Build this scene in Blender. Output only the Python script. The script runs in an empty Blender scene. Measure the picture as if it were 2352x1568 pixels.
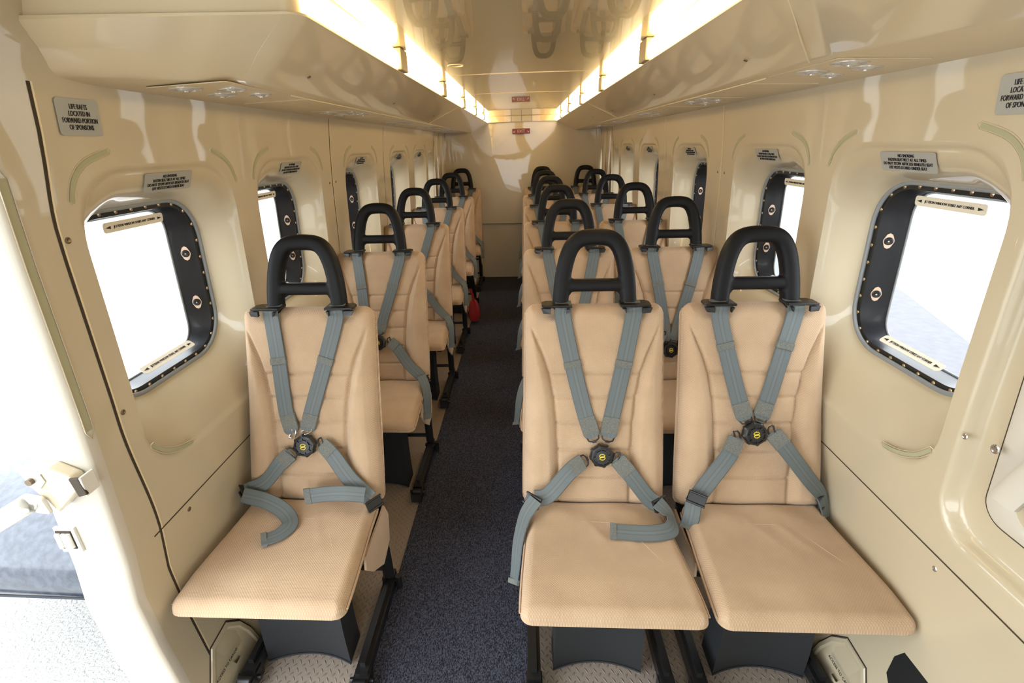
import bpy, bmesh, math, random
from mathutils import Vector, Matrix
from math import sin, cos, pi, sqrt, atan2, radians

random.seed(7)
S = bpy.context.scene
COL = S.collection

# ---------------------------------------------------------------- camera
F_PX, CX, CY = 1110.6, 1140.9, 784.0
cam_d = bpy.data.cameras.new('camera')
cam = bpy.data.objects.new('camera', cam_d)
COL.objects.link(cam)
Rm = Matrix(((0.99842857, 0.00677732, 0.05562785),
             (0.04892163, 0.37874572, -0.92420688),
             (-0.02733246, 0.92547596, 0.37781899)))
cam.matrix_world = Matrix.Translation((0, 0, 1.48)) @ Rm.to_4x4()
cam_d.sensor_fit = 'HORIZONTAL'
cam_d.sensor_width = 36
cam_d.lens = F_PX / 2352 * 36
cam_d.shift_x = (1176 - CX) / 2352
cam_d.clip_start = 0.02
S.camera = cam

# ---------------------------------------------------------------- world, exposure
w = bpy.data.worlds.new('sky'); S.world = w; w.use_nodes = True
bg = w.node_tree.nodes['Background']
bg.inputs['Color'].default_value = (0.90, 0.96, 1.0, 1)
bg.inputs['Strength'].default_value = 6.6
S.view_settings.view_transform = 'Standard'
S.view_settings.look = 'None'
S.view_settings.gamma = 1
S.view_settings.exposure = 0.06
S.view_settings.use_curve_mapping = False
LAMP_STRENGTH = 13.5

# ---------------------------------------------------------------- materials
def lin(r, g, b):
    f = lambda c: (c / 255 / 12.92) if c / 255 <= 0.04045 else ((c / 255 + 0.055) / 1.055) ** 2.4
    return (f(r), f(g), f(b), 1)

def mat(name, col, rough=0.5, metal=0.0, coat=0.0, coat_rough=0.03, emit=None, es=0, spec=0.5):
    m = bpy.data.materials.new(name); m.use_nodes = True
    b = m.node_tree.nodes['Principled BSDF']
    b.inputs['Base Color'].default_value = col
    b.inputs['Roughness'].default_value = rough
    b.inputs['Metallic'].default_value = metal
    b.inputs['Coat Weight'].default_value = coat
    b.inputs['Coat Roughness'].default_value = coat_rough
    b.inputs['Specular IOR Level'].default_value = spec
    if emit:
        b.inputs['Emission Color'].default_value = emit
        b.inputs['Emission Strength'].default_value = es
    return m

def nodes(m):
    nt = m.node_tree
    return nt, nt.nodes['Principled BSDF']

def noise_bump(m, scale, strength, dist=0.001, detail=3, stretch=None, colmix=None):
    nt, b = nodes(m)
    tc = nt.nodes.new('ShaderNodeTexCoord')
    mp = nt.nodes.new('ShaderNodeMapping')
    if stretch: mp.inputs['Scale'].default_value = stretch
    n = nt.nodes.new('ShaderNodeTexNoise')
    n.inputs['Scale'].default_value = scale; n.inputs['Detail'].default_value = detail
    bp = nt.nodes.new('ShaderNodeBump')
    bp.inputs['Strength'].default_value = strength; bp.inputs['Distance'].default_value = dist
    nt.links.new(tc.outputs['Object'], mp.inputs['Vector'])
    nt.links.new(mp.outputs['Vector'], n.inputs['Vector'])
    nt.links.new(n.outputs['Fac'], bp.inputs['Height'])
    nt.links.new(bp.outputs['Normal'], b.inputs['Normal'])
    if colmix:
        mx = nt.nodes.new('ShaderNodeMix'); mx.data_type = 'RGBA'
        mx.inputs[6].default_value = b.inputs['Base Color'].default_value
        mx.inputs[7].default_value = colmix
        rp = nt.nodes.new('ShaderNodeMapRange')
        rp.inputs[1].default_value = 0.35; rp.inputs[2].default_value = 0.65
        nt.links.new(n.outputs['Fac'], rp.inputs[0])
        nt.links.new(rp.outputs[0], mx.inputs[0])
        nt.links.new(mx.outputs[2], b.inputs['Base Color'])
    return m

M = {}
M['cream'] = noise_bump(mat('cream_paint', (0.57, 0.485, 0.335, 1), 0.38, coat=0.7, coat_rough=0.03), 1.5, 0.10, 0.004, 1)
M['bin'] = noise_bump(mat('bin_paint', (0.68, 0.555, 0.36, 1), 0.3, coat=0.55, coat_rough=0.02), 1.3, 0.06, 0.003, 1)
M['ceil'] = noise_bump(mat('ceiling_paint', (0.42, 0.34, 0.205, 1), 0.25, coat=1.0, coat_rough=0.02, spec=0.8), 2.0, 0.05, 0.003, 1)
M['door'] = mat('door_paint', (0.60, 0.55, 0.46, 1), 0.35, coat=0.5)
M['cap'] = mat('lamp_cap_paint', (0.30, 0.235, 0.15, 1), 0.45)
M['white'] = mat('white_paint', (0.80, 0.78, 0.72, 1), 0.4, coat=0.3)
M['gap'] = mat('dark_gap', (0.045, 0.03, 0.018, 1), 0.8)
M['softgap'] = mat('soft_gap', (0.30, 0.24, 0.16, 1), 0.7)
M['rail'] = mat('seam_line', (0.80, 0.68, 0.45, 1), 0.35)
M['black'] = noise_bump(mat('black_plastic', (0.007, 0.007, 0.008, 1), 0.5, spec=0.20), 900, 0.15, 0.0004, 2)
M['blackmetal'] = mat('black_metal', (0.012, 0.012, 0.013, 1), 0.35)
M['pouch'] = noise_bump(mat('pouch_fabric', (0.013, 0.015, 0.018, 1), 0.75), 600, 0.4, 0.0006, 2)
M['chrome'] = mat('chrome', (0.7, 0.7, 0.7, 1), 0.2, 1.0)
M['brass'] = mat('screw_metal', (0.62, 0.50, 0.34, 1), 0.3, 1.0)
M['bronze'] = mat('fastener_metal', (0.20, 0.15, 0.10, 1), 0.35, 0.9)
M['frame'] = noise_bump(mat('window_frame_black', (0.013, 0.014, 0.018, 1), 0.38, coat=0.08, spec=0.35), 60, 0.2, 0.001, 2)
M['flange'] = mat('window_flange_black', (0.014, 0.013, 0.012, 1), 0.4)
M['seal'] = mat('grey_seal', (0.26, 0.28, 0.29, 1), 0.45)
M['placard'] = mat('placard_cream', (0.86, 0.80, 0.66, 1), 0.4)
M['label'] = mat('label_grey', (0.38, 0.38, 0.35, 1), 0.4)
M['ink'] = mat('ink', (0.01, 0.01, 0.012, 1), 0.6)
M['copper'] = mat('copper_plate', (0.75, 0.55, 0.42, 1), 0.35, 0.4)
M['glow'] = mat('marker_strip_green', (0.40, 0.385, 0.24, 1), 0.5)
M['red'] = mat('exit_red', (0.13, 0.006, 0.005, 1), 0.35, emit=(0.5, 0.02, 0.01, 1), es=0.05)
M['exitink'] = mat('exit_letters', (0.75, 0.42, 0.36, 1), 0.4)
M['redcloth'] = mat('red_cloth', (0.35, 0.01, 0.012, 1), 0.7)
M['yellow'] = mat('yellow_ink', (0.75, 0.60, 0.05, 1), 0.5)
M['seam'] = mat('stitch_thread', (0.20, 0.115, 0.06, 1), 0.9)
M['lamp'] = mat('lamp_diffuser', (0.9, 0.85, 0.7, 1), 0.4, emit=(1.0, 0.72, 0.34, 1), es=LAMP_STRENGTH)
M['sponson'] = noise_bump(mat('sponson_paint', (0.026, 0.032, 0.046, 1), 0.25, coat=0.25), 30, 0.25, 0.003, 5, colmix=(0.055, 0.064, 0.085, 1))
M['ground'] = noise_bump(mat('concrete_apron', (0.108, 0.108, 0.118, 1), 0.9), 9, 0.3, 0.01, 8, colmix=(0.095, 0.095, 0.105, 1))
M['ground2'] = noise_bump(mat('pale_pavement', (0.55, 0.54, 0.52, 1), 0.9), 60, 1.0, 0.02, 8, colmix=(0.36, 0.355, 0.34, 1))
M['eyeball'] = mat('vent_grey', (0.62, 0.60, 0.55, 1), 0.2, 0.3, coat=0.5)
M['beltdark'] = mat('belt_stitch', (0.085, 0.095, 0.092, 1), 0.8)

# fabric with a small basket weave
def fabric():
    m = mat('tan_fabric', (0.50, 0.325, 0.205, 1), 0.92, spec=0.25)
    nt, b = nodes(m)
    b.inputs['Sheen Weight'].default_value = 0.25
    tc = nt.nodes.new('ShaderNodeTexCoord')
    mp = nt.nodes.new('ShaderNodeMapping'); mp.inputs['Rotation'].default_value = (0, 0.0, radians(45))
    nt.links.new(tc.outputs['UV'], mp.inputs['Vector'])
    wv = []
    for d in ('X', 'Y'):
        x = nt.nodes.new('ShaderNodeTexWave'); x.bands_direction = d
        x.inputs['Scale'].default_value = 6.5; x.inputs['Distortion'].default_value = 0.5
        x.inputs['Detail'].default_value = 1
        nt.links.new(mp.outputs['Vector'], x.inputs['Vector']); wv.append(x)
    mu = nt.nodes.new('ShaderNodeMath'); mu.operation = 'MULTIPLY'
    nt.links.new(wv[0].outputs['Fac'], mu.inputs[0]); nt.links.new(wv[1].outputs['Fac'], mu.inputs[1])
    ns = nt.nodes.new('ShaderNodeTexNoise'); ns.inputs['Scale'].default_value = 9; ns.inputs['Detail'].default_value = 4
    nt.links.new(tc.outputs['Object'], ns.inputs['Vector'])
    ramp = nt.nodes.new('ShaderNodeMix'); ramp.data_type = 'RGBA'
    ramp.inputs[6].default_value = (0.42, 0.285, 0.178, 1); ramp.inputs[7].default_value = (0.62, 0.452, 0.298, 1)
    ad = nt.nodes.new('ShaderNodeMath'); ad.operation = 'MULTIPLY_ADD'
    ad.inputs[1].default_value = 0.38; 
    nt.links.new(mu.outputs[0], ad.inputs[0]); 
    mr = nt.nodes.new('ShaderNodeMapRange'); mr.inputs[1].default_value = 0.3; mr.inputs[2].default_value = 0.7
    mr.inputs[3].default_value = 0.15; mr.inputs[4].default_value = 0.5
    nt.links.new(ns.outputs['Fac'], mr.inputs[0]); nt.links.new(mr.outputs[0], ad.inputs[2])
    nt.links.new(ad.outputs[0], ramp.inputs[0]); nt.links.new(ramp.outputs[2], b.inputs['Base Color'])
    bp = nt.nodes.new('ShaderNodeBump'); bp.inputs['Strength'].default_value = 0.5; bp.inputs['Distance'].default_value = 0.0011
    nt.links.new(mu.outputs[0], bp.inputs['Height'])
    n2 = nt.nodes.new('ShaderNodeTexNoise'); n2.inputs['Scale'].default_value = 7; n2.inputs['Detail'].default_value = 2
    nt.links.new(tc.outputs['Object'], n2.inputs['Vector'])
    bp2 = nt.nodes.new('ShaderNodeBump'); bp2.inputs['Strength'].default_value = 0.35; bp2.inputs['Distance'].default_value = 0.012
    nt.links.new(n2.outputs['Fac'], bp2.inputs['Height']); nt.links.new(bp.outputs['Normal'], bp2.inputs['Normal'])
    nt.links.new(bp2.outputs['Normal'], b.inputs['Normal'])
    return m
M['fabric'] = fabric()

# webbing: fine ribs along the strap and two lighter bands (UV u = across)
def webbing():
    m = mat('grey_webbing', (0.15, 0.17, 0.18, 1), 0.5, spec=0.4)
    nt, b = nodes(m)
    tc = nt.nodes.new('ShaderNodeTexCoord'); sp = nt.nodes.new('ShaderNodeSeparateXYZ')
    nt.links.new(tc.outputs['UV'], sp.inputs[0])
    cr = nt.nodes.new('ShaderNodeValToRGB'); e = cr.color_ramp.elements
    e[0].position = 0.0; e[0].color = (0.09, 0.107, 0.11, 1)
    e[1].position = 1.0; e[1].color = (0.09, 0.107, 0.11, 1)
    for p, c in ((0.06, 0.118), (0.34, 0.122), (0.38, 0.095), (0.46, 0.135), (0.54, 0.135), (0.62, 0.095), (0.66, 0.122), (0.94, 0.118)):
        q = e.new(p); q.color = (c * 1.08, c * 1.27, c * 1.30, 1)
    nt.links.new(sp.outputs[0], cr.inputs[0]); nt.links.new(cr.outputs[0], b.inputs['Base Color'])
    wv = nt.nodes.new('ShaderNodeTexWave'); wv.bands_direction = 'Y'; wv.inputs['Scale'].default_value = 120
    nt.links.new(tc.outputs['UV'], wv.inputs['Vector'])
    bp = nt.nodes.new('ShaderNodeBump'); bp.inputs['Strength'].default_value = 0.25; bp.inputs['Distance'].default_value = 0.0004
    nt.links.new(wv.outputs['Fac'], bp.inputs['Height']); nt.links.new(bp.outputs['Normal'], b.inputs['Normal'])
    return m
M['web'] = webbing()

def carpet():
    m = mat('carpet', (0.012, 0.013, 0.020, 1), 0.95, spec=0.15)
    nt, b = nodes(m)
    tc = nt.nodes.new('ShaderNodeTexCoord')
    mp = nt.nodes.new('ShaderNodeMapping'); mp.inputs['Scale'].default_value = (1, 0.45, 1)
    n = nt.nodes.new('ShaderNodeTexNoise'); n.inputs['Scale'].default_value = 420; n.inputs['Detail'].default_value = 2
    nt.links.new(tc.outputs['Object'], mp.inputs[0]); nt.links.new(mp.outputs[0], n.inputs['Vector'])
    cr = nt.nodes.new('ShaderNodeValToRGB'); e = cr.color_ramp.elements
    e[0].position = 0.38; e[0].color = (0.014, 0.014, 0.019, 1)
    e[1].position = 0.68; e[1].color = (0.098, 0.104, 0.148, 1)
    nt.links.new(n.outputs['Fac'], cr.inputs[0]); nt.links.new(cr.outputs[0], b.inputs['Base Color'])
    bp = nt.nodes.new('ShaderNodeBump'); bp.inputs['Strength'].default_value = 0.6; bp.inputs['Distance'].default_value = 0.002
    nt.links.new(n.outputs['Fac'], bp.inputs['Height']); nt.links.new(bp.outputs['Normal'], b.inputs['Normal'])
    return m
M['carpet'] = carpet()

# tread plate: two interleaved lattices of raised lozenges
def tread():
    m = mat('tread_plate', (0.33, 0.27, 0.225, 1), 0.45, spec=0.5)
    nt, b = nodes(m); L = nt.links
    tc = nt.nodes.new('ShaderNodeTexCoord')
    def mth(op, a, c=None):
        x = nt.nodes.new('ShaderNodeMath'); x.operation = op
        for i, v in enumerate((a, c)):
            if v is None: continue
            if isinstance(v, (int, float)): x.inputs[i].default_value = v
            else: L.new(v, x.inputs[i])
        return x.outputs[0]
    sp = nt.nodes.new('ShaderNodeSeparateXYZ'); L.new(tc.outputs['Object'], sp.inputs[0])
    outs = []
    for k, (ox, oy, ang) in enumerate(((0, 0, 60), (0.5, 0.5, -60))):
        u = mth('ADD', mth('DIVIDE', sp.outputs[0], 0.026), ox); v = mth('ADD', mth('DIVIDE', sp.outputs[1], 0.026), oy)
        fu = mth('SUBTRACT', mth('FRACT', u), 0.5); fv = mth('SUBTRACT', mth('FRACT', v), 0.5)
        ca, sa = cos(radians(ang)), sin(radians(ang))
        a = mth('ADD', mth('MULTIPLY', fu, ca), mth('MULTIPLY', fv, sa))
        c = mth('ADD', mth('MULTIPLY', fu, -sa), mth('MULTIPLY', fv, ca))
        r = mth('ADD', mth('POWER', mth('ABSOLUTE', mth('DIVIDE', a, 0.36)), 2.0), mth('POWER', mth('ABSOLUTE', mth('DIVIDE', c, 0.10)), 2.0))
        outs.append(mth('MAXIMUM', mth('SUBTRACT', 1.0, r), 0.0))
    h = mth('MAXIMUM', outs[0], outs[1])
    bp = nt.nodes.new('ShaderNodeBump'); bp.inputs['Strength'].default_value = 1.0; bp.inputs['Distance'].default_value = 0.0022
    L.new(h, bp.inputs['Height']); L.new(bp.outputs['Normal'], b.inputs['Normal'])
    return m
M['tread'] = tread()

# ---------------------------------------------------------------- mesh helpers
class MB:
    def __init__(s):
        s.v = []; s.f = []; s.uv = {}
    def add(s, vs, fs, uvs=None):
        o = len(s.v); s.v += [tuple(p) for p in vs]
        for i, f in enumerate(fs):
            s.f.append(tuple(o + k for k in f))
        if uvs:
            for i, u in enumerate(uvs): s.uv[o + i] = u
        return o
    def box(s, c, d, rot=None):
        vs = []
        for x in (-1, 1):
            for y in (-1, 1):
                for z in (-1, 1):
                    p = Vector((x * d[0] / 2, y * d[1] / 2, z * d[2] / 2))
                    if rot is not None: p = rot @ p
                    vs.append(p + Vector(c))
        s.add(vs, [(0, 1, 3, 2), (4, 6, 7, 5), (0, 4, 5, 1), (2, 3, 7, 6), (0, 2, 6, 4), (1, 5, 7, 3)])
    def tube(s, pts, r, n=10, cap=True, flat=None, nrm=None):
        """round (or elliptic: flat=(a,b)) bar along pts"""
        pts = [Vector(p) for p in pts]; N = len(pts); vs = []
        up = Vector(nrm) if nrm else None
        T0 = None; A = None
        for i, p in enumerate(pts):
            t = (pts[min(i + 1, N - 1)] - pts[max(i - 1, 0)]).normalized()
            if up is not None:
                a = t.cross(up).normalized(); b = up - t * up.dot(t); b.normalize()
            else:
                if A is None:
                    q = Vector((0, 0, 1)) if abs(t.z) < 0.9 else Vector((1, 0, 0))
                    A = t.cross(q).normalized()
                else:
                    A = (A - t * A.dot(t)).normalized()
                a = A; b = t.cross(a)
            rr = r[i] if isinstance(r, (list, tuple)) else r
            ra, rb = flat if flat else (rr, rr)
            for k in range(n):
                th = 2 * pi * k / n
                e = 0.7 if flat else 1
                cx = math.copysign(abs(cos(th)) ** e, cos(th)); cy = math.copysign(abs(sin(th)) ** e, sin(th))
                vs.append(p + a * ra * cx + b * rb * cy)
        fs = [(i * n + k, i * n + (k + 1) % n, (i + 1) * n + (k + 1) % n, (i + 1) * n + k) for i in range(N - 1) for k in range(n)]
        if cap:
            fs.append(tuple(range(n))[::-1]); fs.append(tuple((N - 1) * n + k for k in range(n)))
        s.add(vs, fs)
    def loop_tube(s, pts, r, n=8):
        pts = [Vector(p) for p in pts]; N = len(pts); vs = []
        c = sum(pts, Vector()) / N
        nn = Vector()
        for i in range(N): nn += (pts[i] - c).cross(pts[(i + 1) % N] - c)
        nn.normalize()
        for i, p in enumerate(pts):
            t = (pts[(i + 1) % N] - pts[i - 1]).normalized(); a = t.cross(nn).normalized(); b = t.cross(a)
            for k in range(n):
                th = 2 * pi * k / n; vs.append(p + a * r * cos(th) + b * r * sin(th))
        s.add(vs, [(i * n + k, i * n + (k + 1) % n, ((i + 1) % N) * n + (k + 1) % n, ((i + 1) % N) * n + k) for i in range(N) for k in range(n)])
    def ribbon(s, pts, wid, th, nrms):
        """flat strap; nrms = one normal or a normal per point; uv u across, v along"""
        pts = [Vector(p) for p in pts]; N = len(pts)
        if not isinstance(nrms[0], (tuple, list, Vector)): nrms = [nrms] * N
        vs = []; uv = []; L = 0
        for i, p in enumerate(pts):
            t = (pts[min(i + 1, N - 1)] - pts[max(i - 1, 0)]).normalized()
            n = Vector(nrms[i]); n = (n - t * n.dot(t)).normalized(); a = t.cross(n).normalized()
            ww = wid[i] if isinstance(wid, (list, tuple)) else wid
            if i: L += (p - pts[i - 1]).length
            for (sa, sb, u) in ((-.5, -.5, 0), (-.46, .5, .03), (.46, .5, .97), (.5, -.5, 1)):
                vs.append(p + a * ww * sa + n * th * sb); uv.append((u, L / 0.05 * 0.5))
        fs = [(i * 4 + k, i * 4 + (k + 1) % 4, (i + 1) * 4 + (k + 1) % 4, (i + 1) * 4 + k) for i in range(N - 1) for k in range(4)]
        fs.append((3, 2, 1, 0)); o = (N - 1) * 4; fs.append((o, o + 1, o + 2, o + 3))
        s.add(vs, fs, uv)
    def lathe(s, prof, n=24, mtx=None):
        """prof list of (r, z) around z axis"""
        vs = []
        for r, z in prof:
            for k in range(n):
                th = 2 * pi * k / n; p = Vector((r * cos(th), r * sin(th), z))
                vs.append(mtx @ p if mtx else p)
        fs = [(i * n + k, i * n + (k + 1) % n, (i + 1) * n + (k + 1) % n, (i + 1) * n + k) for i in range(len(prof) - 1) for k in range(n)]
        fs.append(tuple(range(n))[::-1]); o = (len(prof) - 1) * n; fs.append(tuple(o + k for k in range(n)))
        s.add(vs, fs)
    def loft(s, rows, closed=False, uv=None):
        n = len(rows[0]); vs = [p for r in rows for p in r]; fs = []
        for i in range(len(rows) - 1):
            for k in range(n if closed else n - 1):
                fs.append((i * n + k, i * n + (k + 1) % n, (i + 1) * n + (k + 1) % n, (i + 1) * n + k))
        s.add(vs, fs, uv)
    def prism(s, poly, vec):
        """poly: 3-D points, extruded by vec"""
        n = len(poly); vec = Vector(vec)
        vs = [Vector(p) for p in poly] + [Vector(p) + vec for p in poly]
        s.add(vs, [tuple(range(n))[::-1], tuple(range(n, 2 * n))] + [(k, (k + 1) % n, n + (k + 1) % n, n + k) for k in range(n)])
    def mesh(s, name, m, smooth=35):
        me = bpy.data.meshes.new(name); me.from_pydata(s.v, [], s.f); me.validate()
        if m is not None: me.materials.append(M[m] if isinstance(m, str) else m)
        if s.uv:
            ul = me.uv_layers.new(name='UVMap')
            for lp in me.loops: ul.data[lp.index].uv = s.uv.get(lp.vertex_index, (0, 0))
        bm = bmesh.new(); bm.from_mesh(me); bmesh.ops.recalc_face_normals(bm, faces=bm.faces); bm.to_mesh(me); bm.free()
        if smooth:
            me.shade_smooth(); me.set_sharp_from_angle(angle=radians(smooth))
        me.update(); return me
    def build(s, name, m, parent=None, smooth=35):
        return link(name, s.mesh(name, m, smooth), parent)

def link(name, data, parent=None, loc=None):
    o = bpy.data.objects.new(name, data); COL.objects.link(o)
    if parent is not None: o.parent = parent
    if loc: o.location = loc
    return o
def bevel(o, wd, seg=2):
    b = o.modifiers.new('bevel', 'BEVEL'); b.width = wd; b.segments = seg; b.limit_method = 'ANGLE'; b.angle_limit = radians(40)
    return o
def tag(o, label, cat, group=None, kind=None):
    if label: o['label'] = label
    if cat: o['category'] = cat
    if group: o['group'] = group
    if kind: o['kind'] = kind
    return o
def struct(o):
    o['kind'] = 'structure'; return o
def thing(name, label, cat, loc=(0, 0, 0), group=None):
    return tag(link(name, None, None, loc), label, cat, group)
def copy_tree(o, parent=None):
    c = o.copy(); COL.objects.link(c)
    if parent is not None: c.parent = parent
    for ch in o.children: copy_tree(ch, c)
    return c
def crom(P, n=6):
    """Catmull-Rom through points"""
    P = [Vector(p) for p in P]; out = []
    for i in range(len(P) - 1):
        p0 = P[max(i - 1, 0)]; p1 = P[i]; p2 = P[i + 1]; p3 = P[min(i + 2, len(P) - 1)]
        for k in range(n):
            t = k / n
            out.append(0.5 * ((2 * p1) + (p2 - p0) * t + (2 * p0 - 5 * p1 + 4 * p2 - p3) * t * t + (3 * p1 - p0 - 3 * p2 + p3) * t ** 3))
    out.append(P[-1]); return out
_txt = {}
def text(name, s, m, parent, org, right, up, size, depth=0.0004, align='CENTER', sx=1.0):
    """real lettering as a mesh standing in the plane (right, up) centred on org"""
    key = (s, size, depth, m, align, sx)
    if key not in _txt:
        cu = bpy.data.curves.new(name, 'FONT'); cu.body = s; cu.size = size; cu.align_x = align; cu.align_y = 'CENTER'
        cu.extrude = depth; cu.resolution_u = 3; cu.space_line = 0.95
        t = bpy.data.objects.new(name, cu); COL.objects.link(t)
        bpy.context.view_layer.update()
        me = bpy.data.meshes.new_from_object(t.evaluated_get(bpy.context.evaluated_depsgraph_get()))
        me.name = name; bpy.data.objects.remove(t); me.materials.clear(); me.materials.append(M[m])
        me.transform(Matrix.Diagonal((sx, 1, 1, 1)))
        _txt[key] = me
    r = Vector(right).normalized(); u = Vector(up).normalized(); n = r.cross(u)
    o = link(name, _txt[key], parent)
    o.matrix_local = Matrix.Translation(org) @ Matrix((r, u, n)).transposed().to_4x4()
    return o

# ================================================================= the cabin shell
PROF = [(1.75, .790), (1.62, .828), (1.5, .845), (1.3, .858), (1.0, .870), (.8, .882), (.63, .892), (.5, .909), (.35, .902), (.2, .886), (0, .862)]
def wx(z):
    """inner wall half-width at height z"""
    if z >= PROF[0][0]: return PROF[0][1]
    for (z1, x1), (z0, x0) in zip(PROF, PROF[1:]):
        if z >= z0:
            t = (z - z0) / (z1 - z0); return x0 + (x1 - x0) * t
    return PROF[-1][1]
ZTOP, ZWIN0, ZWIN1 = 1.62, 0.655, 1.545
WINS = [1.19, 1.86, 2.70, 3.56, 4.28, 4.84]
BAYS = [.80, 1.525, 2.28, 3.13, 3.92, 4.56, 5.12]
BAYF = {-1: .80, 1: .888}
END = 5.672
def rr_radius(cy, cz, hy, hz, r, oy, oz, th, pw=2.6):
    """distance from (oy,oz) along angle th to a rounded rectangle"""
    dy, dz = cos(th), sin(th); lo, hi = 0.0, 1.0
    def ins(t):
        y = abs(oy + dy * t - cy) - (hy - r); z = abs(oz + dz * t - cz) - (hz - r)
        y = max(y, 0); z = max(z, 0)
        return (y / r) ** pw + (z / r) ** pw < 1
    for _ in range(26):
        mid = (lo + hi) / 2
        if ins(mid): lo = mid
        else: hi = mid
    return lo
NR = 112
def win_rings(i, sgn=-1):
    """ring outlines of bay i as (y, z) lists"""
    yc = WINS[i]; k = 1.0 if i < 5 else 0.72
    oy, oz = yc, 1.14
    b0, b1 = (BAYF[sgn] if i == 0 else BAYS[i]), BAYS[i + 1]
    corners = [atan2(z - oz, y - oy) % (2 * pi) for y in (b0, b1) for z in (ZWIN0, ZWIN1)]
    ths = [2 * pi * j / NR for j in range(NR)]
    for c in corners:
        j = min(range(NR), key=lambda q: abs(ths[q] - c)); ths[j] = c
    def outer(th):
        dy, dz = cos(th), sin(th); t = 9
        if dy > 1e-9: t = min(t, (b1 - oy) / dy)
        if dy < -1e-9: t = min(t, (b0 - oy) / dy)
        if dz > 1e-9: t = min(t, (ZWIN1 - oz) / dz)
        if dz < -1e-9: t = min(t, (ZWIN0 - oz) / dz)
        return t
    lip = [rr_radius(yc - .006 * k, 1.103, .271 * k, .352, .150 * k, oy, oz, th, 2.3) for th in ths]
    ope = [rr_radius(yc, 1.136, .228 * k, .229, .125, oy, oz, th, 2.2) for th in ths]
    fl = [rr_radius(yc, 1.136, .208 * k, .211, .095, oy, oz, th, 2.2) for th in ths]
    gl = [rr_radius(yc, 1.134, .170 * k, .205, .065, oy, oz, th, 2.2) for th in ths]
    return ths, [outer(t) for t in ths], lip, ope, fl, gl, oy, oz

SEAL_D, GLASS_D = 0.112, 0.168
def surf(sgn, y, z, d):
    return (sgn * (wx(z) + d), y, z)

def smooth01(t):
    t = max(0, min(1, t)); return t * t * (3 - 2 * t)
def build_wall(sgn, name):
    mb = MB()
    for i in range(6):
        ths, out, lip, ope, fl, gl, oy, oz = win_rings(i, sgn)
        rings = []
        def ring(rad, dfun):
            rings.append([surf(sgn, oy + cos(t) * r, oz + sin(t) * r, dfun(j)) for j, (t, r) in enumerate(zip(ths, rad))])
        ring(out, lambda j: 0)
        for a in (.33, .66, .93):
            ring([o + (l - o) * a for o, l in zip(out, lip)], lambda j: 0)
        NS = 24
        for q in range(NS + 1):
            s = q / NS
            e = s
            # rounded lip, long slope, rounded heel
            d = 0.6 * e + 0.4 * (e * e * (3 - 2 * e))
            def dd_(j, e=e, d=d):
                up = smooth01((sin(ths[j]) - .45) / .4); dn = smooth01((-sin(ths[j]) - .5) / .4)
                st = .006 * smooth01(e / .10) * (1 - e)
                return st + SEAL_D * (d * (1 - up) * (1 - dn) + up * e ** 3.0 + dn * (.45 * e + .55 * e ** 2.4) * (1 - up))
            ring([l + (o - l) * s for l, o in zip(lip, ope)], dd_)
        mb.loft([r for r in rings], closed=True)
    # strips above the windows and lower panel
    ys = [BAYS[0], BAYS[-1]]
    step = [BAYS[0] + (END - BAYS[0]) * k / 60 for k in range(61)]
    for (zs, y0, y1) in (([ZTOP + .14, ZTOP, 1.585, ZWIN1], BAYF[sgn], END), ([ZWIN1, 1.4, 1.25, 1.1, .95, .8, ZWIN0], BAYS[-1], END),
                         ([ZWIN0, .63, .59, .545, .5, .45, .4, .35, .28, .2, .1, 0], BAYF[sgn], END)):
        n = max(2, int((y1 - y0) / .08))
        rows = []
        for k in range(n + 1):
            y = y0 + (y1 - y0) * k / n
            rows.append([surf(sgn, y, z, 0) for z in zs])
        mb.loft(rows)
    me = mb.mesh(name, 'cream', 50)
    bm = bmesh.new(); bm.from_mesh(me); bmesh.ops.remove_doubles(bm, verts=bm.verts, dist=0.0006)
    bmesh.ops.recalc_face_normals(bm, faces=bm.faces); bm.to_mesh(me); bm.free()
    me.shade_smooth()
    return struct(link(name, me))
build_wall(-1, 'wall_left'); build_wall(1, 'wall_right')

# forward part of the right wall with the recessed exit panel
def smooth(t):
    t = max(0, min(1, t)); return t * t * (3 - 2 * t)
def sdf_rr(y, z, cy, cz, hy, hz, r):
    qy = abs(y - cy) - (hy - r); qz = abs(z - cz) - (hz - r)
    return sqrt(max(qy, 0) ** 2 + max(qz, 0) ** 2) + min(max(qy, qz), 0) - r
mb = MB()
ys = [-1.3 + .04 * k for k in range(41)] + [.31 + .01 * k for k in range(50)]
ys = [y for y in ys if y < .79] + [.79 + .005 * k for k in range(19)] + [BAYF[1]]
zs = [0, .1, .2, .3, .4, .5, .56] + [.57 + .01 * k for k in range(113)] + [1.72, 1.76]
rows = []
for y in ys:
    rows.append([(wx(z) + .03 * smooth(-sdf_rr(y, z, -.10, 1.30, .976, .61, .09) / .02), y, z) for z in zs])
mb.loft(rows)
struct(mb.build('wall_front_right', 'cream', smooth=60))
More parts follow.
